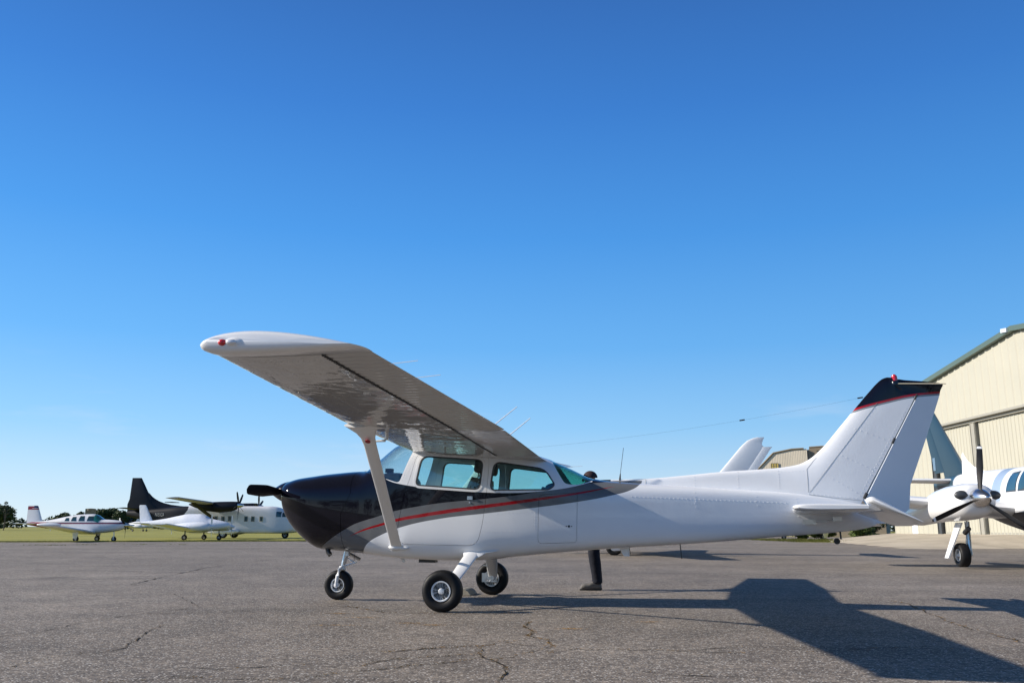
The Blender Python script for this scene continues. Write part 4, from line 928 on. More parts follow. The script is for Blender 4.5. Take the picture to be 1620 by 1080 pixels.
def cabin_twin(loc, rz, label, fusmat, finmat, bellymat, scale=1, group=None, detail=True, covered=False, aft=False, swept=False):
    T = empty('twin_engine_plane', loc, rz, label, 'aeroplane', group, scale); W_ = M['white']
    B = Body([(-3.55, .98, .90, .94, .04, 2, 2), (-3.45, 1.10, .82, .96, .18, 2, 2), (-3.1, 1.29, .72, 1.0, .36, 2.1, 2.1), (-2.6, 1.44, .64, 1.06, .48, 2.2, 2.2), (-2.0, 1.56, .60, 1.12, .56, 2.3, 2.4), (-1.55, 1.66, .58, 1.18, .61, 2.3, 2.6),
              (-1.1, 1.98, .57, 1.22, .64, 2.2, 2.8), (-.75, 2.14, .56, 1.25, .66, 2.3, 2.8), (0, 2.20, .56, 1.28, .66, 2.4, 2.8), (1.2, 2.18, .60, 1.30, .65, 2.4, 2.7), (2.2, 2.10, .72, 1.33, .58, 2.3, 2.5), (3.4, 1.98, 1.0, 1.42, .42, 2.2, 2.3), (4.6, 1.90, 1.28, 1.55, .25, 2.1, 2.1), (5.6, 1.86, 1.52, 1.68, .12, 2, 2), (6.1, 1.80, 1.64, 1.72, .05, 2, 2)])
    xs_ = frange(-3.55, -3.0, .06) + frange(-2.9, -.6, .1) + frange(-.4, 6.1, .22)
    SH = -2.75 if aft else 0; FSH = -1.6 if aft else 0; FZ = .40 if aft else 0; NZ = .17 if aft else 0
    if aft:
        B = Body([(q[0] + SH, *q[1:]) for q in B.st if q[0] < 2.3] + [(.8, 2.12, .95, 1.45, .50, 2.2, 2.3), (2.4, 2.14, 1.40, 1.75, .32, 2.2, 2.2), (3.6, 2.12, 1.72, 1.92, .18, 2, 2), (4.7, 2.06, 1.86, 1.95, .06, 2, 2)])
        xs_ = [x + SH for x in xs_ if x < 2.2] + frange(-.4, 4.7, .2)
    MB().rings([B.ring(x, 0, 40) for x in xs_]).build('fuselage', fusmat, T, sharp=50)
    for s in (-1, 1):
        if not covered:
            for x in ((-.30, .30, .92, 1.54, 2.12) if not aft else (-2.95, -2.32, -1.68, -1.04)):
                w = .42 if x < 1.5 else .36; w += .07 if aft else 0; dz_ = .08 if aft else 0; pc = surf_patch(B, [(x, 1.50 + dz_), (x + w, 1.50 + dz_), (x + w - .02, 1.86 - .03 * x + dz_ * .5), (x + .05, 1.87 - .03 * x + dz_ * .5)], s)
                o = pc.build('window', M['farglass'], T)
                fr_ = surf_patch(B, [(x - .03, 1.47 + dz_), (x + w + .03, 1.47 + dz_), (x + w + .01, 1.89 - .03 * x + dz_ * .5), (x + .02, 1.90 - .03 * x + dz_ * .5)], s, .003); fr_.build('frame', M['seal'], o)
            surf_patch(B, [(-.98 + SH, 1.47), (-.42 + SH, 1.49), (-.42 + SH, 1.88), (-.80 + SH, 1.88)], s).build('cockpit_window', M['farglass'], T)
    if not covered:
        wrap_patch(B, lambda t: (-1.52 + SH + .18 * (1 - math.sin(t)), -.98 + SH - .1 * (1 - math.sin(t))), R(22), R(86)).build('windshield', M['farglass'], T)
        wrap_patch(B, lambda t: (-1.52 + SH + .18 * (1 - math.sin(t)), -.98 + SH - .1 * (1 - math.sin(t))), R(94), R(158)).build('windshield', M['farglass'], T)
    for s in (-1, 1):
        WZ = .38 if aft else 0; w = surface(T, 'wing', W_, [(s * .3, -.95, .82 + WZ, 2.7, .13), (s * .68, -.95, .84 + WZ, 2.6, .14), (s * 1.6, -.72, .92 + WZ, 2.1, .13), (s * 6.0, -.15, 1.32 + WZ, 1.15, .11), (s * 6.16, .05, 1.345 + WZ, .85, .08), (s * 6.22, .25, 1.35 + WZ, .5, .04)])
        # nacelle
        yc = s * 1.85; nb = MB(); rs = []
        for x, r, zc, ky in ((-2.28, .20, 1.20, 1.5), (-2.24, .27, 1.19, 1.55), (-2.1, .335, 1.17, 1.45), (-1.8, .375, 1.15, 1.35), (-1.2, .38, 1.13, 1.3), (-.6, .35, 1.10, 1.25), (0, .30, 1.07, 1.2), (.8, .26, 1.05, 1.1), (1.8, .19, 1.06, 1.0), (2.6, .09, 1.08, .8), (2.95, .02, 1.09, .5)):
            r *= .93; rs.append([(x, yc + r * ky * .84 * math.copysign(abs(math.cos(a)) ** .8, math.cos(a)), zc + NZ * max(0, min(1, (1.5 - x) / 2)) + r * math.copysign(abs(math.sin(a)) ** .85, math.sin(a))) for a in [2 * math.pi * k / 36 for k in range(36)]])
        nc = nb.rings(rs).build('nacelle', W_, T, sharp=45)
        if detail:
            for f in (-1, 1):
                MB().ellipsoid((-2.225, yc + f * .285, 1.26 + NZ), (.07, .150, .092), 20, 8).build('air_inlet', M['seal'], nc)
            MB().tube([(-1.3, yc - .15, .80), (-1.1, yc - .15, .72)], .05, 10).build('exhaust', M['darkmetal'], nc)
        hub = (-2.42, yc, 1.20); hub2 = (-2.33, yc, 1.20 + NZ)
        prop(T, hub2, 3, 1.02 if not covered else .95, R(-5 if s > 0 else 50), M['blade'], .125, .185, .38, M['chrome'] if not covered else W_, [(.86, .89), (.925, .955)] if detail and not covered else None)
        # gear
        yg = s * (1.66 if aft else 2.0); GX = -.75 if aft else 0; G0 = len(bpy.data.objects)
        wheel(T, (GX, yg, .27), .275 if not aft else .245, .20, .125, simple_=not detail)
        gl_ = MB().tube([(.03, yg - s * .17, .95), (.03, yg - s * .17, .42), (.0, yg - s * .16, .27)], [.05, .045, .05], 12).tube([(.0, yg - s * .18, .27), (0, yg, .27)], .035, 10).tube([(.04, yg - s * .17, .60), (.35, yg - s * .3, .95)], .025, 8).tube([(.10, yg - s * .17, .62), (.16, yg - s * .17, .48), (.05, yg - s * .17, .36)], .022, 8).build('gear_leg', M['alu'] if detail else M['darkmetal'], T); gl_.location.x = GX
        MB().prism(([(-.30, .92), (.34, .92), (.20, .22), (-.05, .22)] if not aft else [(-.16, 1.0), (.16, 1.0), (.10, .22), (-.08, .22)]), -.012, .012).build('gear_door', M['white'], T).matrix_basis = (Matrix.Translation((GX, s * 2.05, 0)) @ Matrix.Rotation(s * R(23), 4, 'X') if aft else Matrix.Translation((GX, yg + s * .02, 0)) @ Matrix.Rotation(s * R(-24), 4, 'X') @ Matrix.Translation((0, s * .22, 0.06)))
        surface(T, 'tailplane', W_, [(s * .08, 4.75 + FSH, 1.76 + FZ * .6, 1.25, .10), (s * 2.4, 5.15 + FSH, 1.80 + FZ * .6, .85, .09), (s * 2.5, 5.25 + FSH, 1.80 + FZ * .6, .68, .05)])
    # fin: dorsal fillet, fin and rudder
    if swept:
        surface(T, 'fin', finmat, [(1.8, 2.85, 0, 1.38, .07), (2.4, 3.33, 0, 1.20, .08), (2.87, 3.74, 0, 1.0, .09), (3.70, 4.46, 0, .84, .09), (3.80, 4.56, 0, .66, .09), (3.94, 4.72, 0, .54, .10), (4.02, 4.90, 0, .40, .09), (4.06, 5.06, 0, .26, .05)], True)
        surface(T, 'rudder', finmat, [(1.9, 4.13, 0, .33, .05), (2.87, 4.66, 0, .32, .07), (3.66, 5.215, 0, .31, .07), (3.72, 5.22, 0, .36, .05)], True)
    else:
        if aft:
            surface(T, 'fin', finmat, [(1.95, 2.55, 0, 1.48, .07), (2.3, 2.75, 0, 1.38, .08), (3.72, 4.22, 0, .72, .09), (3.88, 4.40, 0, .54, .09), (3.95, 4.55, 0, .34, .05)], True)
            surface(T, 'rudder', finmat, [(2.25, 4.02, 0, .68, .06), (3.70, 4.85, 0, .40, .06), (3.86, 4.90, 0, .34, .05)], True)
        if not aft: surface(T, 'fin', finmat, [(1.80, 4.25 + FSH, 0, 1.42, .08), (2.1, 4.42 + FSH, 0, 1.29, .09), (3.35 + FZ, 5.12 + FSH, 0, .78, .09), (3.50 + FZ, 5.24 + FSH, 0, .68, .09), (3.56 + FZ, 5.36 + FSH, 0, .56, .05)], True)
        if not aft: surface(T, 'rudder', finmat, [(2.12 if aft else 1.86, 5.70 + FSH, 0, .70, .06), (3.34 + FZ, 5.92 + FSH, 0, .46, .06), (3.5 + FZ, 5.94 + FSH, 0, .43, .05)], True)
    rs = []
    for x, z in ((3.0, 1.98), (3.5, 2.06), (3.9, 2.18), (4.2, 2.34), (4.42, 2.55)):
        if swept: continue
        x += FSH; z += .12 if aft else 0
        rs.append([(x, -.05 * (x - FSH - 2.9), 1.80), (x, -.02, z - .06), (x, 0, z), (x, .02, z - .06), (x, .05 * (x - FSH - 2.9), 1.80)])
    if rs: MB().rings(rs).build('dorsal_fillet', W_, T)
    if aft: MB().box((6.26 + FSH, 0, 2.50), (.16, .035, .34)).build('trim_tab', M['alu'], T)
    # nose gear
    wheel(T, (-2.75 + SH, 0, .22), .225, .16, .10, simple_=True)
    ngl = MB().tube([(-2.66, 0, .9), (-2.74, 0, .48)], .04, 10).tube([(-2.74, 0, .48), (-2.75, .11, .42), (-2.75, .11, .22)], .025, 8).tube([(-2.74, 0, .48), (-2.75, -.11, .42), (-2.75, -.11, .22)], .025, 8).build('nose_gear_leg', M['darkmetal'], T); ngl.location.x = SH
    if detail:
        MB().rings([teardrop((2.1 + SH + .12 * t, 0, 2.08 + .34 * t), (1, 0, 0), .16 * (1 - .6 * t), ((0, 1, 0), .015), 10) for t in (0, .5, 1)]).build('blade_aerial', M['white'], T)
        MB().tube([(1.0 + SH, 0, 2.15), (1.22 + SH, 0, 2.62)], [.02, .006], 8).build('whip_aerial', M['white'], T)
    return T
LIV_R = bands('right_twin_livery', (.70, .715, .74), [(-8, 0, 1.13, 5, 0, 1.13, (.012, .012, .015)), (-8, 1.13, 1.17, 5, 1.13, 1.17, (.4, .42, .45)), (-.22, 1.2, 2.6, .25, 1.2, 2.6, (.26, .34, .46)), (2.95, 1.3, 2.2, 7, 1.3, 2.2, (.025, .062, .095)), (2.85, 1.3, 2.2, 2.95, 1.3, 2.2, (.5, .52, .55))])
LIV_B = bands('behind_twin_livery', (.72, .735, .765), [(-5, 1.3, 1.36, 8, 1.5, 1.56, (.1, .12, .2))])
rt = cabin_twin((12.317, 21.46, 0), R(85), 'white twin with dark teal fin and polished spinners, nose toward camera at the right edge', LIV_R, M['navy'], M['darkbelly'], 1.12, aft=True)
bt = cabin_twin((3.7, 31.9, 0), R(-8), 'plane hidden behind the foreground one, only its swept white fin and one tyre showing', LIV_B, M['white'], M['white'], 1.0, swept=True)
ft = cabin_twin((26.6, 79, 0), R(4), 'distant plane whose wheels alone show under the rear fuselage of the foreground plane', LIV_B, M['white_far'], M['white'], .98, detail=False)

# ---------------------------------------------------------------- single with four side windows (far left)
def single(loc, rz, scale):
    T = empty('low_wing_single', loc, rz, 'small white low wing plane with red stripe and dark fin tip at far left', 'aeroplane', None, scale)
    RD = (.22, .012, .03); BL = (.03, .035, .10)
    fm = bands('far_single_livery', (.72, .73, .75), [(-3.2, 1.30, 1.36, 3.4, 1.28, 1.34, RD), (-3.2, 1.36, 1.43, 3.4, 1.34, 1.41, (.12, .11, .16)), (3.2, .9, 1.42, 5.2, .9, 1.42, RD), (3.0, .9, 1.42, 3.2, .9, 1.42, BL)])
    B = Body([(-2.95, 1.34, 1.10, 1.22, .14, 2, 2), (-2.9, 1.42, 1.0, 1.22, .27, 2.2, 2.2), (-2.6, 1.53, .84, 1.2, .42, 2.4, 2.4), (-2.0, 1.60, .72, 1.18, .50, 2.5, 2.6), (-1.3, 1.64, .64, 1.16, .54, 2.5, 3), (-1.15, 1.70, .63, 1.16, .55, 2.4, 3), (-.7, 1.97, .60, 1.16, .55, 2.4, 3), (-.4, 2.03, .60, 1.16, .55, 2.5, 3), (.6, 2.0, .62, 1.17, .54, 2.5, 3), (1.6, 1.86, .70, 1.2, .48, 2.5, 2.6), (2.6, 1.66, .86, 1.24, .36, 2.4, 2.4), (3.8, 1.48, 1.05, 1.27, .20, 2.3, 2.3), (4.7, 1.40, 1.18, 1.29, .08, 2, 2), (4.9, 1.36, 1.22, 1.29, .04, 2, 2)])
    MB().rings([B.ring(x, 0, 36) for x in frange(-2.95, -2.6, .05) + frange(-2.5, 4.9, .12)]).build('fuselage', fm, T, sharp=50)
    for s in (-1, 1):
        for x, w, z0, z1 in ((-.78, .62, 1.50, 1.87), (0, .50, 1.50, 1.88), (.66, .44, 1.50, 1.82), (1.24, .40, 1.50, 1.74)):
            surf_patch(B, [(x + .0, z0), (x + w, z0), (x + w - .06, z1), (x + (.16 if x < 0 else .08), z1)], s, .008, 4, 4).build('window', M['farglass'], T)
        surface(T, 'wing', bands('wing_white_grey', (.68, .69, .72), []) if s < 0 else M['white'], [(s * .3, -.85, .68, 2.1, .15), (s * .56, -.85, .70, 2.0, .15), (s * 5.0, -.45, 1.16, 1.2, .12), (s * 5.1, -.35, 1.18, 1.0, .08)])
        MB().ellipsoid((-.1, s * 5.1, 1.22), (.92, .14, .13), 20, 12).build('tip_tank', M['white'], T)
        surface(T, 'tailplane', bands('tail_stripe_%s' % ('port' if s < 0 else 'starboard'), (.68, .69, .72), []) if False else M['white'], [(s * .05, 3.95, 1.30, 1.0, .09), (s * 1.85, 4.2, 1.32, .72, .08), (s * 1.9, 4.3, 1.32, .55, .04)])
        wheel(T, (0, s * 1.45, .21), .215, .15, .09, simple_=True); MB().tube([(0, s * 1.36, .8), (0, s * 1.36, .3), (0, s * 1.45, .21)], .045, 8).build('gear_leg', M['darkmetal'], T)
        MB().prism([(-.28, .80), (.26, .80), (.16, .25), (-.12, .25)], s * 1.54, s * 1.56).build('gear_door', M['white'], T)
    wrap_patch(B, lambda t: (-1.22 + .25 * (1 - math.sin(t)), -.62 - .12 * (1 - math.sin(t))), R(20), R(160), .008).build('windshield', M['greenglass'], T)
    fm2 = bands('far_single_fin', (.70, .71, .74), [(2, 2.36, 2.60, 6, 2.36, 2.60, RD), (2, 2.46, 2.9, 4.45, 2.46, 2.9, BL), (2, 2.44, 2.47, 4.6, 2.44, 2.47, (.6, .6, .62))])
    surface(T, 'fin', fm2, [(1.36, 3.5, 0, 1.45, .07), (1.6, 3.72, 0, 1.24, .08), (2.60, 4.12, 0, .84, .08), (2.66, 4.2, 0, .74, .05)], True)
    wheel(T, (-2.15, 0, .19), .19, .13, .08, simple_=True); MB().tube([(-2.1, 0, .85), (-2.15, 0, .42), (-2.15, .09, .36), (-2.15, .09, .19)], .035, 8).build('nose_gear_leg', M['white'], T)
    prop(T, (-3.0, 0, 1.22), 3, 1.0, R(180), M['blade'], .16, .17, .36, M['chrome'])
    MB().tube([(.35, 0, 1.98), (.40, 0, 2.16)], [.03, .01], 8).build('aerial', M['white'], T)
    MB().box((2.9, .12, .86), (.03, .03, .2)).build('step', M['alu'], T)
    # registration on the flank
    for s in (-1, 1):
        cu = text_mesh('N3Y', .30); add_text(cu, M['seal'], T, 'registration', Matrix.Translation((2.35 if s < 0 else 2.95, s * .395, 1.05)) @ Matrix.Rotation(R(180) if s > 0 else 0, 4, 'Z') @ Matrix.Rotation(R(90), 4, 'X'))
    return T
def px_x(px, D): return (px - 810) / 1388 * D
def text_mesh(txt, size, ext=.004):
    cu = bpy.data.curves.new('lettering', 'FONT'); cu.body = txt; cu.size = size; cu.extrude = ext; cu.align_x = 'LEFT'
    return cu
def add_text(cu, mat, parent, name, mw):
    o = bpy.data.objects.new('temp', cu); COL.objects.link(o); dg = bpy.context.evaluated_depsgraph_get(); dg.update()
    me = bpy.data.meshes.new_from_object(o.evaluated_get(dg)); me.name = name; bpy.data.objects.remove(o); me.materials.clear(); me.materials.append(mat); me.transform(mw)
    q = bpy.data.objects.new(name, me); COL.objects.link(q); q.parent = parent; return q
single((px_x(155, 53.2), 53.2, 0), R(175), .78)

# ---------------------------------------------------------------- canvas covered twin (left)
def covered_twin(loc, rz, scale, label, W_=None, group=None):
    T = empty('low_wing_twin', loc, rz, label, 'aeroplane', group, scale); W_ = W_ or M['cover']
    B = Body([(-3.0, 1.22, 1.08, 1.15, .06, 2, 2), (-2.85, 1.34, .98, 1.15, .22, 2, 2), (-2.4, 1.48, .85, 1.15, .38, 2.2, 2.2), (-1.8, 1.60, .74, 1.15, .48, 2.3, 2.4), (-1.3, 1.70, .68, 1.15, .52, 2.2, 2.6), (-.9, 1.92, .64, 1.15, .55, 2.0, 2.6), (-.4, 2.06, .62, 1.15, .56, 2.0, 2.6), (.5, 2.06, .62, 1.16, .55, 2.0, 2.6), (1.5, 1.90, .70, 1.2, .46, 2.0, 2.4), (2.6, 1.68, .86, 1.24, .32, 2.1, 2.3), (3.9, 1.50, 1.08, 1.28, .16, 2, 2), (4.7, 1.42, 1.2, 1.3, .06, 2, 2)])
    MB().rings([B.ring(x, 0, 36) for x in frange(-3.0, 4.7, .12)]).build('fuselage', W_, T, sharp=60)
    for s in (-1, 1):
        surface(T, 'wing', W_, [(s * .3, -.7, .78, 1.9, .13), (s * .56, -.7, .80, 1.8, .14), (s * 5.4, -.55, 1.22, 1.35, .13), (s * 5.55, -.4, 1.24, 1.0, .08)])
        nb = MB(); rs = []
        for x, r in ((-2.25, .12), (-2.2, .20), (-2.0, .30), (-1.5, .36), (-.8, .36), (0, .30), (.7, .20), (1.3, .06)):
            rs.append([(x, s * 1.85 + r * 1.15 * math.cos(a), 1.05 + r * math.sin(a)) for a in [2 * math.pi * k / 24 for k in range(24)]])
        nb.rings(rs).build('nacelle', W_, T)
        MB().lathe([(-.35, .01), (-.25, .10), (0, .17), (.05, .17)], (-2.22, s * 1.85, 1.05), (1, 0, 0), 20).build('spinner', W_, T)
        for k in range(2): blade(T, Vector((-2.28, s * 1.85, 1.05)), R(3 + 180 * k), .95, M['white'], .15, n=8)
        surface(T, 'tailplane', W_, [(s * .05, 3.9, 1.30, .95, .09), (s * 2.1, 4.05, 1.32, .75, .08)])
        wheel(T, (0, s * 1.7, .22), .225, .16, .09, simple_=True); MB().tube([(0, s * 1.62, .8), (0, s * 1.62, .22)], .05, 8).build('gear_leg', M['darkmetal'], T)
        MB().box((.10, s * 3.6, .72), (.05, .03, .46)).build('tie_down_strap', M['white'], T)
    surface(T, 'fin', W_, [(1.42, 3.65, 0, 1.15, .08), (2.72, 4.35, 0, .62, .08), (2.78, 4.42, 0, .5, .05)], True)
    wheel(T, (-2.1, 0, .21), .21, .14, .08, simple_=True); MB().tube([(-2.05, 0, .9), (-2.1, .0, .21)], .045, 8).build('nose_gear_leg', M['darkmetal'], T)
    return T
covered_twin((px_x(321, 61.2), 61.2, 0), R(173), .84, 'plain white low wing twin with covered cabin, in front of the black tailed transport')
covered_twin((-78.5, 178, 0), R(20), .9, 'tiny white distant plane, left one of two beyond the grass beside the black tail', M['white_far'])
covered_twin((-71.5, 172, 0), R(165), .9, 'tiny white distant plane, right one of two beyond the grass beside the black tail', M['white_far'])

# ---------------------------------------------------------------- box section turboprop transport
def transport(loc, rz, scale):
    T = empty('turboprop_transport', loc, rz, 'large white boxy turboprop transport with high wing and tall black tail', 'aeroplane', None, scale)
    NB = (.010, .012, .018)
    fm = bands('transport_livery', (.69, .70, .73), [(4.6, .2, 5, 14, .2, 5, NB), (3.9, 2.6, 2.9, 4.6, 1.6, 2.95, NB)], .45)
    B = Body([(-6.9, 1.55, .80, 1.15, .12, 2, 2), (-6.7, 1.78, .66, 1.15, .42, 2.4, 2.4), (-6.2, 2.0, .55, 1.15, .72, 3, 3), (-5.5, 2.22, .48, 1.15, .92, 4, 4), (-4.9, 2.62, .45, 1.3, 1.0, 4.5, 5), (-4.5, 2.84, .45, 1.4, 1.02, 5, 6), (-3.8, 2.95, .45, 1.5, 1.03, 6, 7), (3.5, 2.95, .45, 1.6, 1.03, 6, 7), (4.8, 2.92, .72, 1.7, 1.0, 5, 6), (6.5, 2.78, 1.15, 1.9, .80, 4, 4), (8.5, 2.60, 1.62, 2.1, .48, 3, 3), (10.2, 2.5, 2.0, 2.25, .16, 2, 2)])
    MB().rings([B.ring(x, 0, 56) for x in frange(-6.9, 10.2, .2)]).build('fuselage', fm, T, sharp=50)
    for s in (-1, 1):
        for x in (-3.35, -2.55, -1.9, -.35, .30, .95, 1.6, 2.4, 3.1):
            fr_ = surf_patch(B, [(x, 1.52), (x + .36, 1.52), (x + .36, 2.02), (x, 2.02)], s, .012, 3, 3).build('window', M['tan'] if x < -3 else M['greytrim'], T)
            surf_patch(B, [(x + .05, 1.57), (x + .31, 1.57), (x + .31, 1.97), (x + .05, 1.97)], s, .02, 3, 3).build('pane', M['farglass'], fr_)
        surf_patch(B, [(-5.5, 1.95), (-5.1, 1.95), (-5.1, 2.38), (-5.3, 2.3)], s, .015, 3, 3).build('cockpit_window', M['farglass'], T)
        surf_patch(B, [(-5.02, 1.95), (-4.55, 1.95), (-4.55, 2.45), (-5.02, 2.42)], s, .015, 3, 3).build('cockpit_window', M['farglass'], T)
        w = surface(T, 'wing', M['winggrey'], [(s * .2, .5, 3.05, 2.0, .17), (s * 9.6, 1.0, 3.42, 1.3, .13), (s * 9.75, 1.1, 3.43, 1.1, .08)])
        a, b_ = Vector((.2, s * 1.0, .95)), Vector((1.7, s * 5.2, 3.10)); MB().rings([teardrop(a + (b_ - a) * t, (1, 0, 0), .5, ((0, -.5, .85), .06)) for t in (0, 1)]).build('wing_strut', M['nightblack'], T)
        nb = MB(); rs = []
        for x, r, zc in ((-1.5, .22, 3.0), (-1.4, .36, 2.95), (-.9, .46, 2.86), (.1, .50, 2.80), (1.3, .42, 2.84), (2.5, .26, 3.0), (3.1, .05, 3.05)):
            rs.append([(x, s * 2.75 + r * .85 * math.cos(a_), zc + r * math.sin(a_)) for a_ in [2 * math.pi * k / 24 for k in range(24)]])
        nb.rings(rs).build('nacelle', M['nightblack'], T)
        prop(T, (-1.58, s * 2.75, 2.98), 5, 1.38, R(8 if s < 0 else 30), M['blade'], .22, .24, .5, M['alu'])
        MB().ellipsoid((.3, s * 1.25, .62), (1.5, .42, .33), 20, 12).build('gear_sponson', M['white_far'], T)
        wheel(T, (.2, s * 1.45, .40), .40, .28, .2, simple_=True)
        MB().box((3.0, s * 6.6, 3.12), (.6, 1.6, .06)).build('flap_fairing', M['darkmetal'], w)
        surface(T, 'tailplane', M['nightblack'], [(s * .1, 8.3, 2.62, 1.4, .11), (s * 3.4, 8.6, 2.70, 1.0, .10)])
    wheel(T, (-5.2, 0, .33), .33, .22, .15, simple_=True); MB().tube([(-5.2, .16, .33), (-5.2, .16, .75)], .06, 8).build('nose_gear_leg', M['darkmetal'], T)
    surface(T, 'fin', M['nightblack'], [(2.3, 6.6, 0, 3.6, .07), (2.75, 7.0, 0, 3.25, .08), (3.1, 7.55, 0, 2.72, .08), (3.6, 7.95, 0, 2.15, .08), (5.55, 9.05, 0, .95, .08), (5.60, 9.1, 0, .88, .05)], True)
    rs = []
    for x, z in ((4.3, 2.90), (5.2, 2.98), (6.0, 3.08), (6.7, 3.24), (7.2, 3.42), (7.6, 3.64), (7.9, 3.86), (8.1, 4.06), (8.25, 4.20)):
        rs.append([(x, -.10, 2.6), (x, -.05, z - .1), (x, 0, z), (x, .05, z - .1), (x, .10, 2.6)])
    MB().rings(rs).build('dorsal_fillet', M['nightblack'], T)
    for s in (-1, 1):
        cu = text_mesh('N151CA', .46, .01); me_o = add_text(cu, M['white'], T, 'registration', Matrix.Translation((6.2 if s < 0 else 7.15, s * .95, 1.98)) @ Matrix.Rotation(R(180) if s > 0 else 0, 4, 'Z') @ Matrix.Rotation(R(90), 4, 'X') @ Matrix.Scale(.56, 4, (1, 0, 0)))
        for v in me_o.data.vertices:
            v.co.y = s * (B.y(v.co.x, min(max(v.co.z, 1.4), 2.5)) + .03)
    return T
transport((px_x(377, 72.5), 72.5, 0), R(177), .855)

# ================================================================== hangars
def corrugated(mb, y0, y1, zb, ztop, x, pitch=.30, depth=.035, big=.0, mat=0):
    """ribbed sheet in the plane x=const facing -X; ztop(y)"""
    n = max(1, round((y1 - y0) / pitch)); L = []
    for i in range(n):
        a = y0 + (y1 - y0) * i / n; w = (y1 - y0) / n
        L += [(a, 0), (a + w * .70, 0), (a + w * .78, -depth), (a + w * .92, -depth)]
    L.append((y1, 0))
    vs = [(x + d, y, zb) for y, d in L] + [(x + d, y, ztop(y)) for y, d in L]; m = len(L)
    mb.add(vs, [(i, i + 1, m + i + 1, m + i) for i in range(m - 1)], mat, False)
HXW = 29.7; RY = 50.4
def roofz(y): return 12.34 - .118 * abs(y - RY)
YL, YR = 69.3, 31.5
hg = empty('hangar', (HXW, RY, .55), 0, 'large cream ribbed metal hangar with green roof edge and sliding doors', 'hangar')
def hpart(mb, name, mat, parent=hg, **k):
    o = mb.build(name, mat, parent, recalc=k.get('recalc', True), sharp=k.get('sharp', 0)); 
    if parent is hg: o.location = (-HXW, -RY, -.55)
    return o
w = MB(); corrugated(w, YR, YL, 7.86, roofz, HXW, .80, .055); corrugated(w, 62.45, 65.45, .52, lambda y: 7.86, HXW, .80, .055); corrugated(w, 66.45, YL, .52, lambda y: 7.86, HXW, .80, .055); corrugated(w, 65.45, 66.45, 2.35, lambda y: 7.86, HXW, .80, .055); corrugated(w, YR, 33, .52, lambda y: 7.86, HXW, .8, .055)
hpart(w, 'front_wall', M['cream'])
bd_ = MB(); bd_.box((HXW + .22, RY - .0, .20), (.34, 38, .85)); bd_.prism([(YR, .3), (YL, .3), (YL, roofz(YL) - .05), (RY, roofz(RY) - .05), (YR, roofz(YR) - .05)], HXW + .38, HXW + 34, axis='x'); hpart(bd_, 'side_walls', M['cream'])
for a, b_ in ((YR - .3, RY), (RY, YL + .35)):
    r = MB(); za, zb2 = roofz(a), roofz(b_); r.add([(x, y, z + dz) for x in (HXW - .35, HXW + 34.5) for (y, z) in ((a, za), (b_, zb2)) for dz in (.02, .32)], [(0, 1, 3, 2), (4, 6, 7, 5), (0, 4, 5, 1), (2, 3, 7, 6), (1, 5, 7, 3), (0, 2, 6, 4)], 0, False); hpart(r, 'roof', M['greentrim'])
r = MB().box((HXW - .40, RY + .55, roofz(RY + .55) + .22), (.12, .62, .24), rot=Matrix.Rotation(R(6.7), 3, 'X')); hpart(r, 'wall_light', M['clearlens'])
hb = MB(); hb.box((HXW - .16, (33 + 62.5) / 2, 7.88), (.36, 29.5, .14)).box((HXW - .02, (33 + 62.5) / 2, 7.72), (.08, 29.5, .16)); hpart(hb, 'door_rail', M['greytrim'])
for a, b_ in ((56.95, 61.6), (45.2, 55.95), (33.2, 44.9)):
    d = MB(); corrugated(d, a, b_, .62, lambda y: 7.7, HXW + .16, .40, .035); o = hpart(d, 'sliding_door', M['cream'])
    MB().box((HXW + .19, (a + b_) / 2, .66), (.08, b_ - a, .16)).build('bottom_rail', M['greytrim'], o)
for y in (56.45, 62.05, 45.05): hpart(MB().box((HXW + .10, y, 4.1), (.22, .62, 7.3)).box((HXW - .03, y - .25, 4.1), (.05, .06, 7.25)).box((HXW - .03, y + .25, 4.1), (.05, .06, 7.25)), 'door_post', M['greytrim'] if y < 60 else M['seal'])
dm = hpart(MB().box((HXW + .03, 65.95, 1.46), (.06, .92, 1.76)), 'side_door', M['whitedoor'])
MB().box((HXW - .03, 65.62, 1.45), (.05, .05, .12)).build('handle', M['darkmetal'], dm)
# old hangar far behind
oh = empty('old_hangar', (35, 120, 0), R(-24), 'weathered beige metal hangar with a yellow window far behind the tail', 'hangar')
M['oldsheet'] = simple('rusty_beige_sheet', (.56, .50, .40), .7, var=.25, scale=.35, bmp=.2, bscale=1)
M['oldbrown'] = simple('brown_sheet', (.22, .18, .13), .7, var=.3, scale=.4)
M['yellowpane'] = simple('yellow_fibreglass', (.50, .38, .09), .5, var=.3, scale=2)
def topo(x):
    P_ = [(20, 0), (28, 3.4), (33.2, 8.55), (35.6, 10.95), (38, 11.38), (40.01, 11.45)]
    for (a, c), (b_, d) in zip(P_, P_[1:]):
        if x <= b_: return c + (d - c) * (x - a) / (b_ - a)
    return 11.45
wv = MB(); n = 60; L = []
for i in range(n):
    a = 27 + 13 * i / n; L += [(a, 0), (a + .15, 0), (a + .17, -.015), (a + .2, -.015)]
wv.add([(x - 35, d, 0) for x, d in L] + [(x - 35, d, topo(x)) for x, d in L], [(i, i + 1, len(L) + i + 1, len(L) + i) for i in range(len(L) - 1)], 0, False); wv.build('front_wall', M['oldsheet'], oh, recalc=False, sharp=0)
MB().prism([(-8, 0), (-8, topo(27) - .05), (-1.8, 8.5), (.6, 10.88), (3, 11.3), (5, 11.38), (5, 0)], .1, 25).build('side_walls', M['oldsheet'], oh)
MB().prism([(5.02, 0), (5.02, 11.2), (5.3, 11.55), (14, 11.9), (14, 0)], .4, 25).build('side_wing', M['oldbrown'], oh)
ed = MB()
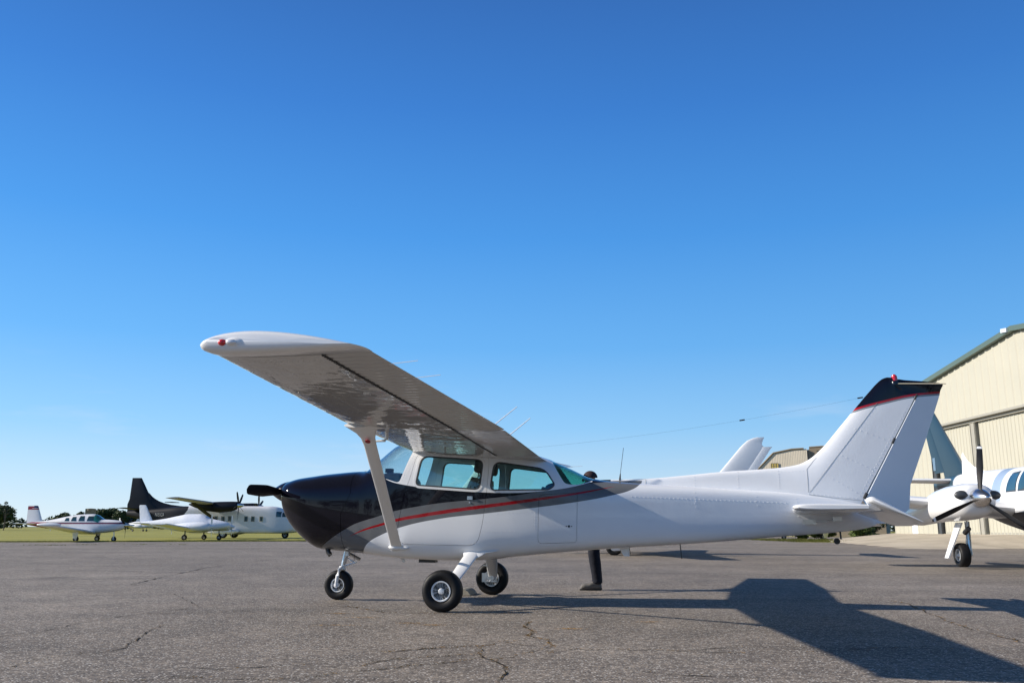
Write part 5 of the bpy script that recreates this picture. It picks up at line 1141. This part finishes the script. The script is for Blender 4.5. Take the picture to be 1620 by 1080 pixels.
for (x0, z0), (x1, z1) in (((-8, 3.0), (-1.8, 8.62)), ((-1.8, 8.62), (.6, 11.0)), ((.6, 11.0), (3, 11.45)), ((3, 11.45), (4.6, 11.5)), ((5.3, 11.62), (14, 11.98))): ed.tube([(x0, -.08, z0), (x1, -.08, z1)], .11, 4)
ed.build('roof_edge', M['oldbrown'], oh)
wn = MB().box((.72, -.07, 9.30), (.98, .06, .62)).build('window', M['yellowpane'], oh); fb_ = MB()
for k in range(4): fb_.box((.72 - .49 + .98 * k / 3, -.12, 9.30), (.06, .04, .66))
fb_.box((.72, -.12, 9.62), (1.04, .04, .06)).box((.72, -.12, 8.98), (1.04, .04, .06)).box((.72, -.12, 9.3), (1.0, .04, .03)).build('frame', M['oldbrown'], wn)

# ================================================================== vegetation
def leafmat(name, a, b_, c):
    m, n, b = newmat(name); oi = n.nodes.new('ShaderNodeNewGeometry')
    col = ramp(n, oi.outputs['Random Per Island'], [(0, a), (.5, b_), (1, c)]); n.links.new(col, b.inputs['Base Color']); b.inputs['Roughness'].default_value = .6
    b.inputs['Specular IOR Level'].default_value = .3; return m
M['leaf'] = leafmat('dark_leaves', (.022, .040, .014), (.045, .070, .022), (.085, .105, .032))
M['leafpine'] = leafmat('pine_leaves', (.018, .030, .018), (.034, .050, .028), (.055, .070, .04))
M['leafbush'] = leafmat('bush_leaves', (.03, .055, .014), (.07, .11, .025), (.13, .16, .05))
M['bark'] = simple('bark', (.09, .07, .055), .9, var=.3, scale=8)
def leaves(mb, c, r, n, size, rr, shell_=.55):
    for k in range(n):
        v = Vector((rr.gauss(0, 1), rr.gauss(0, 1), rr.gauss(0, 1))).normalized(); rad = (shell_ + (1 - shell_) * rr.random()) * (1 + .28 * noise.noise(v * 2.3 + Vector(c) * .7))
        p = Vector(c) + Vector((v.x * r[0], v.y * r[1], v.z * r[2])) * rad
        u = Vector((rr.gauss(0, 1), rr.gauss(0, 1), rr.gauss(0, .6))).normalized(); w_ = u.orthogonal().normalized(); s_ = size * rr.uniform(.6, 1.4)
        mb.add([p - u * s_, p - w_ * s_ * .5, p + u * s_, p + w_ * s_ * .5], [(0, 1, 2, 3)], 0, False)
def tree(name, loc, h, blobs, nl, size, label, mat, group='trees on the skyline', seed=0, trunk_r=.18, cat='tree'):
    rr = random.Random(seed); e = empty(name, loc, 0, label, cat, group)
    t = MB().tube([(0, 0, -.1), (.1, .05, h * .35), (0, -.05, h * .62), (.05, 0, h * .85)], [trunk_r, trunk_r * .8, trunk_r * .5, trunk_r * .15], 8)
    for c, r in blobs: t.tube([(0, 0, h * .3), ((c[0]) * .5, c[1] * .5, h * .35 + (c[2] - h * .35) * .6), c], [trunk_r * .5, trunk_r * .35, trunk_r * .1], 6)
    t.build('trunk', M['bark'], e); m = MB(); tot = sum(r[0] * r[2] for c, r in blobs)
    for c, r in blobs: leaves(m, c, r, int(nl * r[0] * r[2] / tot), size, rr)
    m.build('crown', mat, e, recalc=False, sharp=0); return e
def px_x(px, D): return (px - 810) / 1388 * D
GV = .012
def rblobs(w_, h, n, seed, z0=.25):
    rr = random.Random(seed); o = [((0, 0, h * .6), (w_ * .34, w_ * .34, h * .36))]
    for k in range(n):
        a = rr.uniform(0, 6.28); q = rr.uniform(.15, .36) * w_; zz = rr.uniform(z0 + .05, .84) * h; k_ = rr.uniform(.16, .28); o.append(((q * math.cos(a), q * math.sin(a), zz), (w_ * k_, w_ * k_, h * k_ * .7)))
    return o
TR = [(10, 200, 5.8, 9.5, 'broad dark green tree at the far left edge of the field'), (-22, 205, 6.0, 7, 'tree at the very left edge, partly cut off by the frame'), (117, 260, 5.0, 5.5, 'rounded tree above the far left plane, left of its windows'), (141, 265, 5.2, 4.5, 'small round tree above the cabin of the far left plane'), (170, 250, 6.0, 6.5, 'dense dark tree right of the far left plane'),
      (187, 255, 6.1, 7, 'taller dark tree left of the black tail'), (203, 250, 5.6, 6, 'dark tree at the foot of the black tail, beyond the white planes'), (222, 258, 5.4, 7, 'tree behind the black tail')]
for i, (px, D, h, w_, lb_) in enumerate(TR):
    tree('tree', (px_x(px, D), D, -GV), h, rblobs(w_, h, 9, i, .12), 5200, .30, lb_, M['leaf'], seed=i + 20)
# tall thin pine at the far left, sparse
x0 = px_x(25, 190)
tree('pine_tree', (x0, 190, -GV), 6.2, [((-.1, 0, 5.7), (.42, .4, .34)), ((.35, 0, 5.1), (.36, .4, .2)), ((-.75, 0, 4.9), (.5, .4, .18)), ((.9, 0, 4.3), (.5, .5, .28)), ((.2, 0, 4.4), (.5, .4, .2)), ((-.5, .2, 4.0), (.6, .4, .25)), ((.5, 0, 3.5), (.6, .5, .3))], 900, .11, 'sparse tall pine rising above the broad tree at the far left', M['leafpine'], seed=77, trunk_r=.10)
# far treeline and hedge: one mass
tl = MB(); rr = random.Random(5)
for i in range(150):
    X = -420 + i * 5.2 + rr.uniform(-2, 2); D = 340 + rr.uniform(-12, 12); h = rr.uniform(2.4, 4.6) if X < -120 else rr.uniform(3, 6)
    leaves(tl, (X, D, h * .5), (4.4, 3, h * .5), 260, .6, rr, .3)
tag(tl.build('treeline', M['leaf'], recalc=False, sharp=0), 'low far treeline along the horizon', 'treeline', kind='stuff')
tl = MB()
for i in range(46):
    X = -110 + i * 5 + rr.uniform(-1, 1); leaves(tl, (X, -48 + rr.uniform(-4, 4), 4.4), (4.2, 3, 4.6 + rr.uniform(-1, 1.6)), 190, .55, rr, .3)
tag(tl.build('woodland', M['leaf'], recalc=False, sharp=0), 'dark woodland edge behind the camera, mirrored in the black paint', 'woodland', kind='stuff')
# bushes by the hangar
for i, (x, y, h, w_, lb_) in enumerate([(28.3, 72.0, 1.7, 2.6, 'green bush growing against the left end of the cream hangar'), (30.4, 76, 2.2, 2.8, 'taller bush behind the left corner of the cream hangar'), (26.9, 77.5, 1.5, 2.6, 'low green bush seen under the tail of the foreground plane'), (25.3, 79.5, 1.1, 2.0, 'smallest bush, left one of the bushes seen under the tail')]):
    tree('bush', (x, y, 0), h, rblobs(w_, h, 8, i + 60, .05), 3600, .085, lb_, M['leafbush'] if i != 1 else M['leaf'], 'bushes beside the hangar', seed=i + 90, trunk_r=.04, cat='bush')
flat('grass_verge', [(19.5, 63.5), (22, 66), (26.5, 73), (24, 82), (31, 84), (31, 70.5), (29.6, 69.6), (28.6, 66.5), (26.5, 63.8), (23, 62.2)], .005, M['grass'])
# grass blades: ragged edge of the field and the verge
gb_ = MB(); rr = random.Random(9)
def tuft(x, y, h, n, sp):
    for k in range(n):
        a = rr.uniform(0, 6.28); px, py = x + rr.gauss(0, sp), y + rr.gauss(0, sp); hh = h * rr.uniform(.5, 1.3); dx, dy = math.cos(a) * hh * .5, math.sin(a) * hh * .5; w_ = .012 + .0002 * y
        gb_.add([(px - w_, py, 0), (px + w_, py, 0), (px + dx, py + dy, hh)], [(0, 1, 2)], 0, False)
for k in range(1500):
    t = rr.random(); x = -38 + t * 32; y = 43.6 + t * 18 + abs(rr.gauss(0, 1.2)); tuft(x, y, .06, 10, .25)
for k in range(400): tuft(rr.uniform(20, 29.5), rr.uniform(63, 78), .16, 9, .3)
for x, y in [(-22.3, 42.4), (-21.2, 42.0), (-20.5, 43.4), (-18.2, 44.6), (-16.6, 45), (23.4, 46), (24.6, 46.8), (26.5, 46.6), (20.9, 47), (19.6, 43.8)]: tuft(x, y, .04, 24, .3)
M['blade_g'] = leafmat('grass_blades', (.10, .12, .02), (.17, .18, .035), (.26, .23, .07))
tag(gb_.build('grass_tufts', M['blade_g'], recalc=False, sharp=0), 'ragged grass along the asphalt edge and by the hangar', 'grass', kind='stuff')

# ================================================================== person behind the fuselage
def skin(name, nodes, edges, mat, parent=None, sub=2, root=0):
    me = bpy.data.meshes.new(name); me.from_pydata([n_[0] for n_ in nodes], edges, []); o = bpy.data.objects.new('temp', me); COL.objects.link(o)
    o.modifiers.new('s', 'SKIN'); sv = me.skin_vertices[0].data
    for i, n_ in enumerate(nodes): r = n_[1]; sv[i].radius = r if isinstance(r, tuple) else (r, r); sv[i].use_root = (i == root)
    o.modifiers['s'].use_smooth_shade = True; ss = o.modifiers.new('u', 'SUBSURF'); ss.levels = sub; ss.render_levels = sub
    dg = bpy.context.evaluated_depsgraph_get(); dg.update(); m2 = bpy.data.meshes.new_from_object(o.evaluated_get(dg)); m2.name = name; bpy.data.objects.remove(o)
    for p in m2.polygons: p.use_smooth = True
    m2.materials.clear(); m2.materials.append(mat); q = bpy.data.objects.new(name, m2); COL.objects.link(q)
    if parent: q.parent = parent
    return q
# local frame: faces -X, y>0 is the person's left-right axis; origin on the ground
N_ = []; E_l = []
def chain(pts, start=None):
    prev = start
    for p in pts:
        N_.append(p); i = len(N_) - 1
        if prev is not None: E_l.append((prev, i))
        prev = i
    return prev
pel = chain([((0.02, 0, .93), (.12, .15))]); sp = chain([((.0, 0, 1.10), (.11, .14)), ((-.03, 0, 1.28), (.12, .16)), ((-.03, 0, 1.41), (.09, .14)), ((-.03, 0, 1.49), .058), ((-.045, 0, 1.54), .056)], pel)
chain([((-.05, 0, 1.61), (.088, .075)), ((-.045, 0, 1.685), (.092, .078)), ((-.035, 0, 1.735), (.06, .055))], sp)
sh_ = 3
for s in (-1, 1):
    chain([((.02, s * .10, .88), .092), ((-.01 if s < 0 else .02, s * .10, .50), .058), ((.035 if s < 0 else .06, s * .095, .28), .050), ((.055 if s < 0 else .08, s * .09, .10), .038), ((.0 if s < 0 else .02, s * .09, .055), .04), ((-.12 if s < 0 else -.10, s * .095, .04), .034)], pel)
    e = chain([((-.02, s * .19, 1.40), .058), ((-.05, s * .25, 1.13), .042), ((-.25, s * .22, 1.08), .034), ((-.31, s * .20, 1.09), (.020, .034))], sh_)
    hand = Vector(N_[e][0])
    for k, (dy, L_) in enumerate(((-.030, .072), (-.010, .082), (.011, .078), (.030, .060))):
        chain([((hand.x - .045, hand.y + dy, hand.z - .002), .0095), ((hand.x - .045 - L_ * .5, hand.y + dy * 1.1, hand.z - .012), .0085), ((hand.x - .045 - L_ * .85, hand.y + dy * 1.15, hand.z - .034), .0075)], e)
    chain([((hand.x - .01, hand.y - s * .042, hand.z - .002), .011), ((hand.x - .045, hand.y - s * .058, hand.z - .014), .009)], e)
PE = empty('person', (1.20, 13.05, 0), 0, 'person in dark trousers, grey shoes and dark cap standing behind the foreground fuselage', 'person', None, .955)
skin('body', N_, E_l, M['skin'], PE)
tn = [((.02, 0, .98), (.135, .165)), ((.02, 0, .88), (.13, .165))]; te = [(0, 1)]
for s in (-1, 1):
    o_ = -.03 if s < 0 else 0
    b0 = len(tn); tn += [((.02, s * .10, .80), .105), ((.01 + o_, s * .10, .62), .094), ((.015 + o_, s * .10, .50), .090), ((.035 + o_, s * .097, .36), .088), ((.05 + o_, s * .095, .24), .078), ((.060 + o_, s * .09, .13), .078), ((.052 + o_, s * .09, .085), .084)]
    te += [(1, b0)] + [(b0 + k, b0 + k + 1) for k in range(6)]
skin('trousers', tn, te, M['denim'], PE, root=0)
sn = [((.01, 0, .96), (.135, .165)), ((-.0, 0, 1.12), (.13, .16)), ((-.03, 0, 1.28), (.135, .175)), ((-.03, 0, 1.42), (.10, .15)), ((-.03, 0, 1.475), .066)]; se = [(0, 1), (1, 2), (2, 3), (3, 4)]
for s in (-1, 1): b0 = len(sn); sn += [((-.02, s * .19, 1.40), .072), ((-.04, s * .235, 1.22), .062)]; se += [(3, b0), (b0, b0 + 1)]
skin('shirt', sn, se, M['shirt'], PE)
for s in (-1, 1):
    o_ = -.03 if s < 0 else 0; rs = []
    for x, w_, h, z0 in ((.115, .018, .05, .02), (.10, .038, .125, .015), (.06, .042, .150, .012), (.0, .044, .125, .012), (-.06, .046, .078, .012), (-.12, .048, .075, .012), (-.165, .042, .068, .014), (-.188, .022, .042, .018)):
        rs.append([(x + o_, s * .092 + w_ * math.copysign(abs(math.cos(a)) ** .7, math.cos(a)), max(z0, .02 + h * (1 + math.sin(a)) / 2)) for a in [2 * math.pi * k / 20 for k in range(20)]])
    so_ = MB().rings(rs).build('shoe', M['shoe'], PE, sharp=70)
    pl = [(.125, .0), (.12, .030), (.0, .034), (-.10, .036), (-.165, .024), (-.19, .020), (-.20, .015)]
    MB().rings([[(x + o_, s * .092 + q * w_, z) for q, z in ((-1, .001), (1, .001), (1, .024), (-1, .024))] for x, w_ in pl[1:]]).build('sole', M['sole'], so_, sharp=30)
# face details and cap
fc = MB()
for s in (-1, 1): fc.ellipsoid((-.135, s * .030, 1.655), (.010, .013, .008), 10, 6)
fc.build('eyes', M['whitedoor'], PE)
MB().ellipsoid((-.150, 0, 1.628), (.022, .014, .026), 12, 8).ellipsoid((-.136, 0, 1.585), (.010, .026, .008), 12, 6).ellipsoid((-.04, .086, 1.64), (.018, .012, .032), 10, 6).ellipsoid((-.04, -.086, 1.64), (.018, .012, .032), 10, 6).build('face', M['skin'], PE)
cp = MB(); rs = []
for k in range(9):
    t = k / 8 * math.pi / 2; rs.append([(-.04 + .112 * math.cos(t) * math.cos(a), .092 * math.cos(t) * math.sin(a), 1.668 + .105 * math.sin(t)) for a in [2 * math.pi * q / 28 for q in range(28)]])
cp.rings(rs, True, False, True); cp.build('cap', M['cap'], PE)

# a small dark post behind the far left plane
ps = empty('chimney_post', (px_x(157, 120), 120, 0), 0, 'short dark post standing above the cabin of the far left plane', 'post')
MB().box((0, 0, 1.6), (1.0, 1.0, 3.2)).lathe([(2.9, .50), (2.95, .56), (3.2, .56), (3.22, .50), (3.25, .1)], (0, 0, 0), (0, 0, 1), 16).build('shaft', M['oldbrown'], ps)
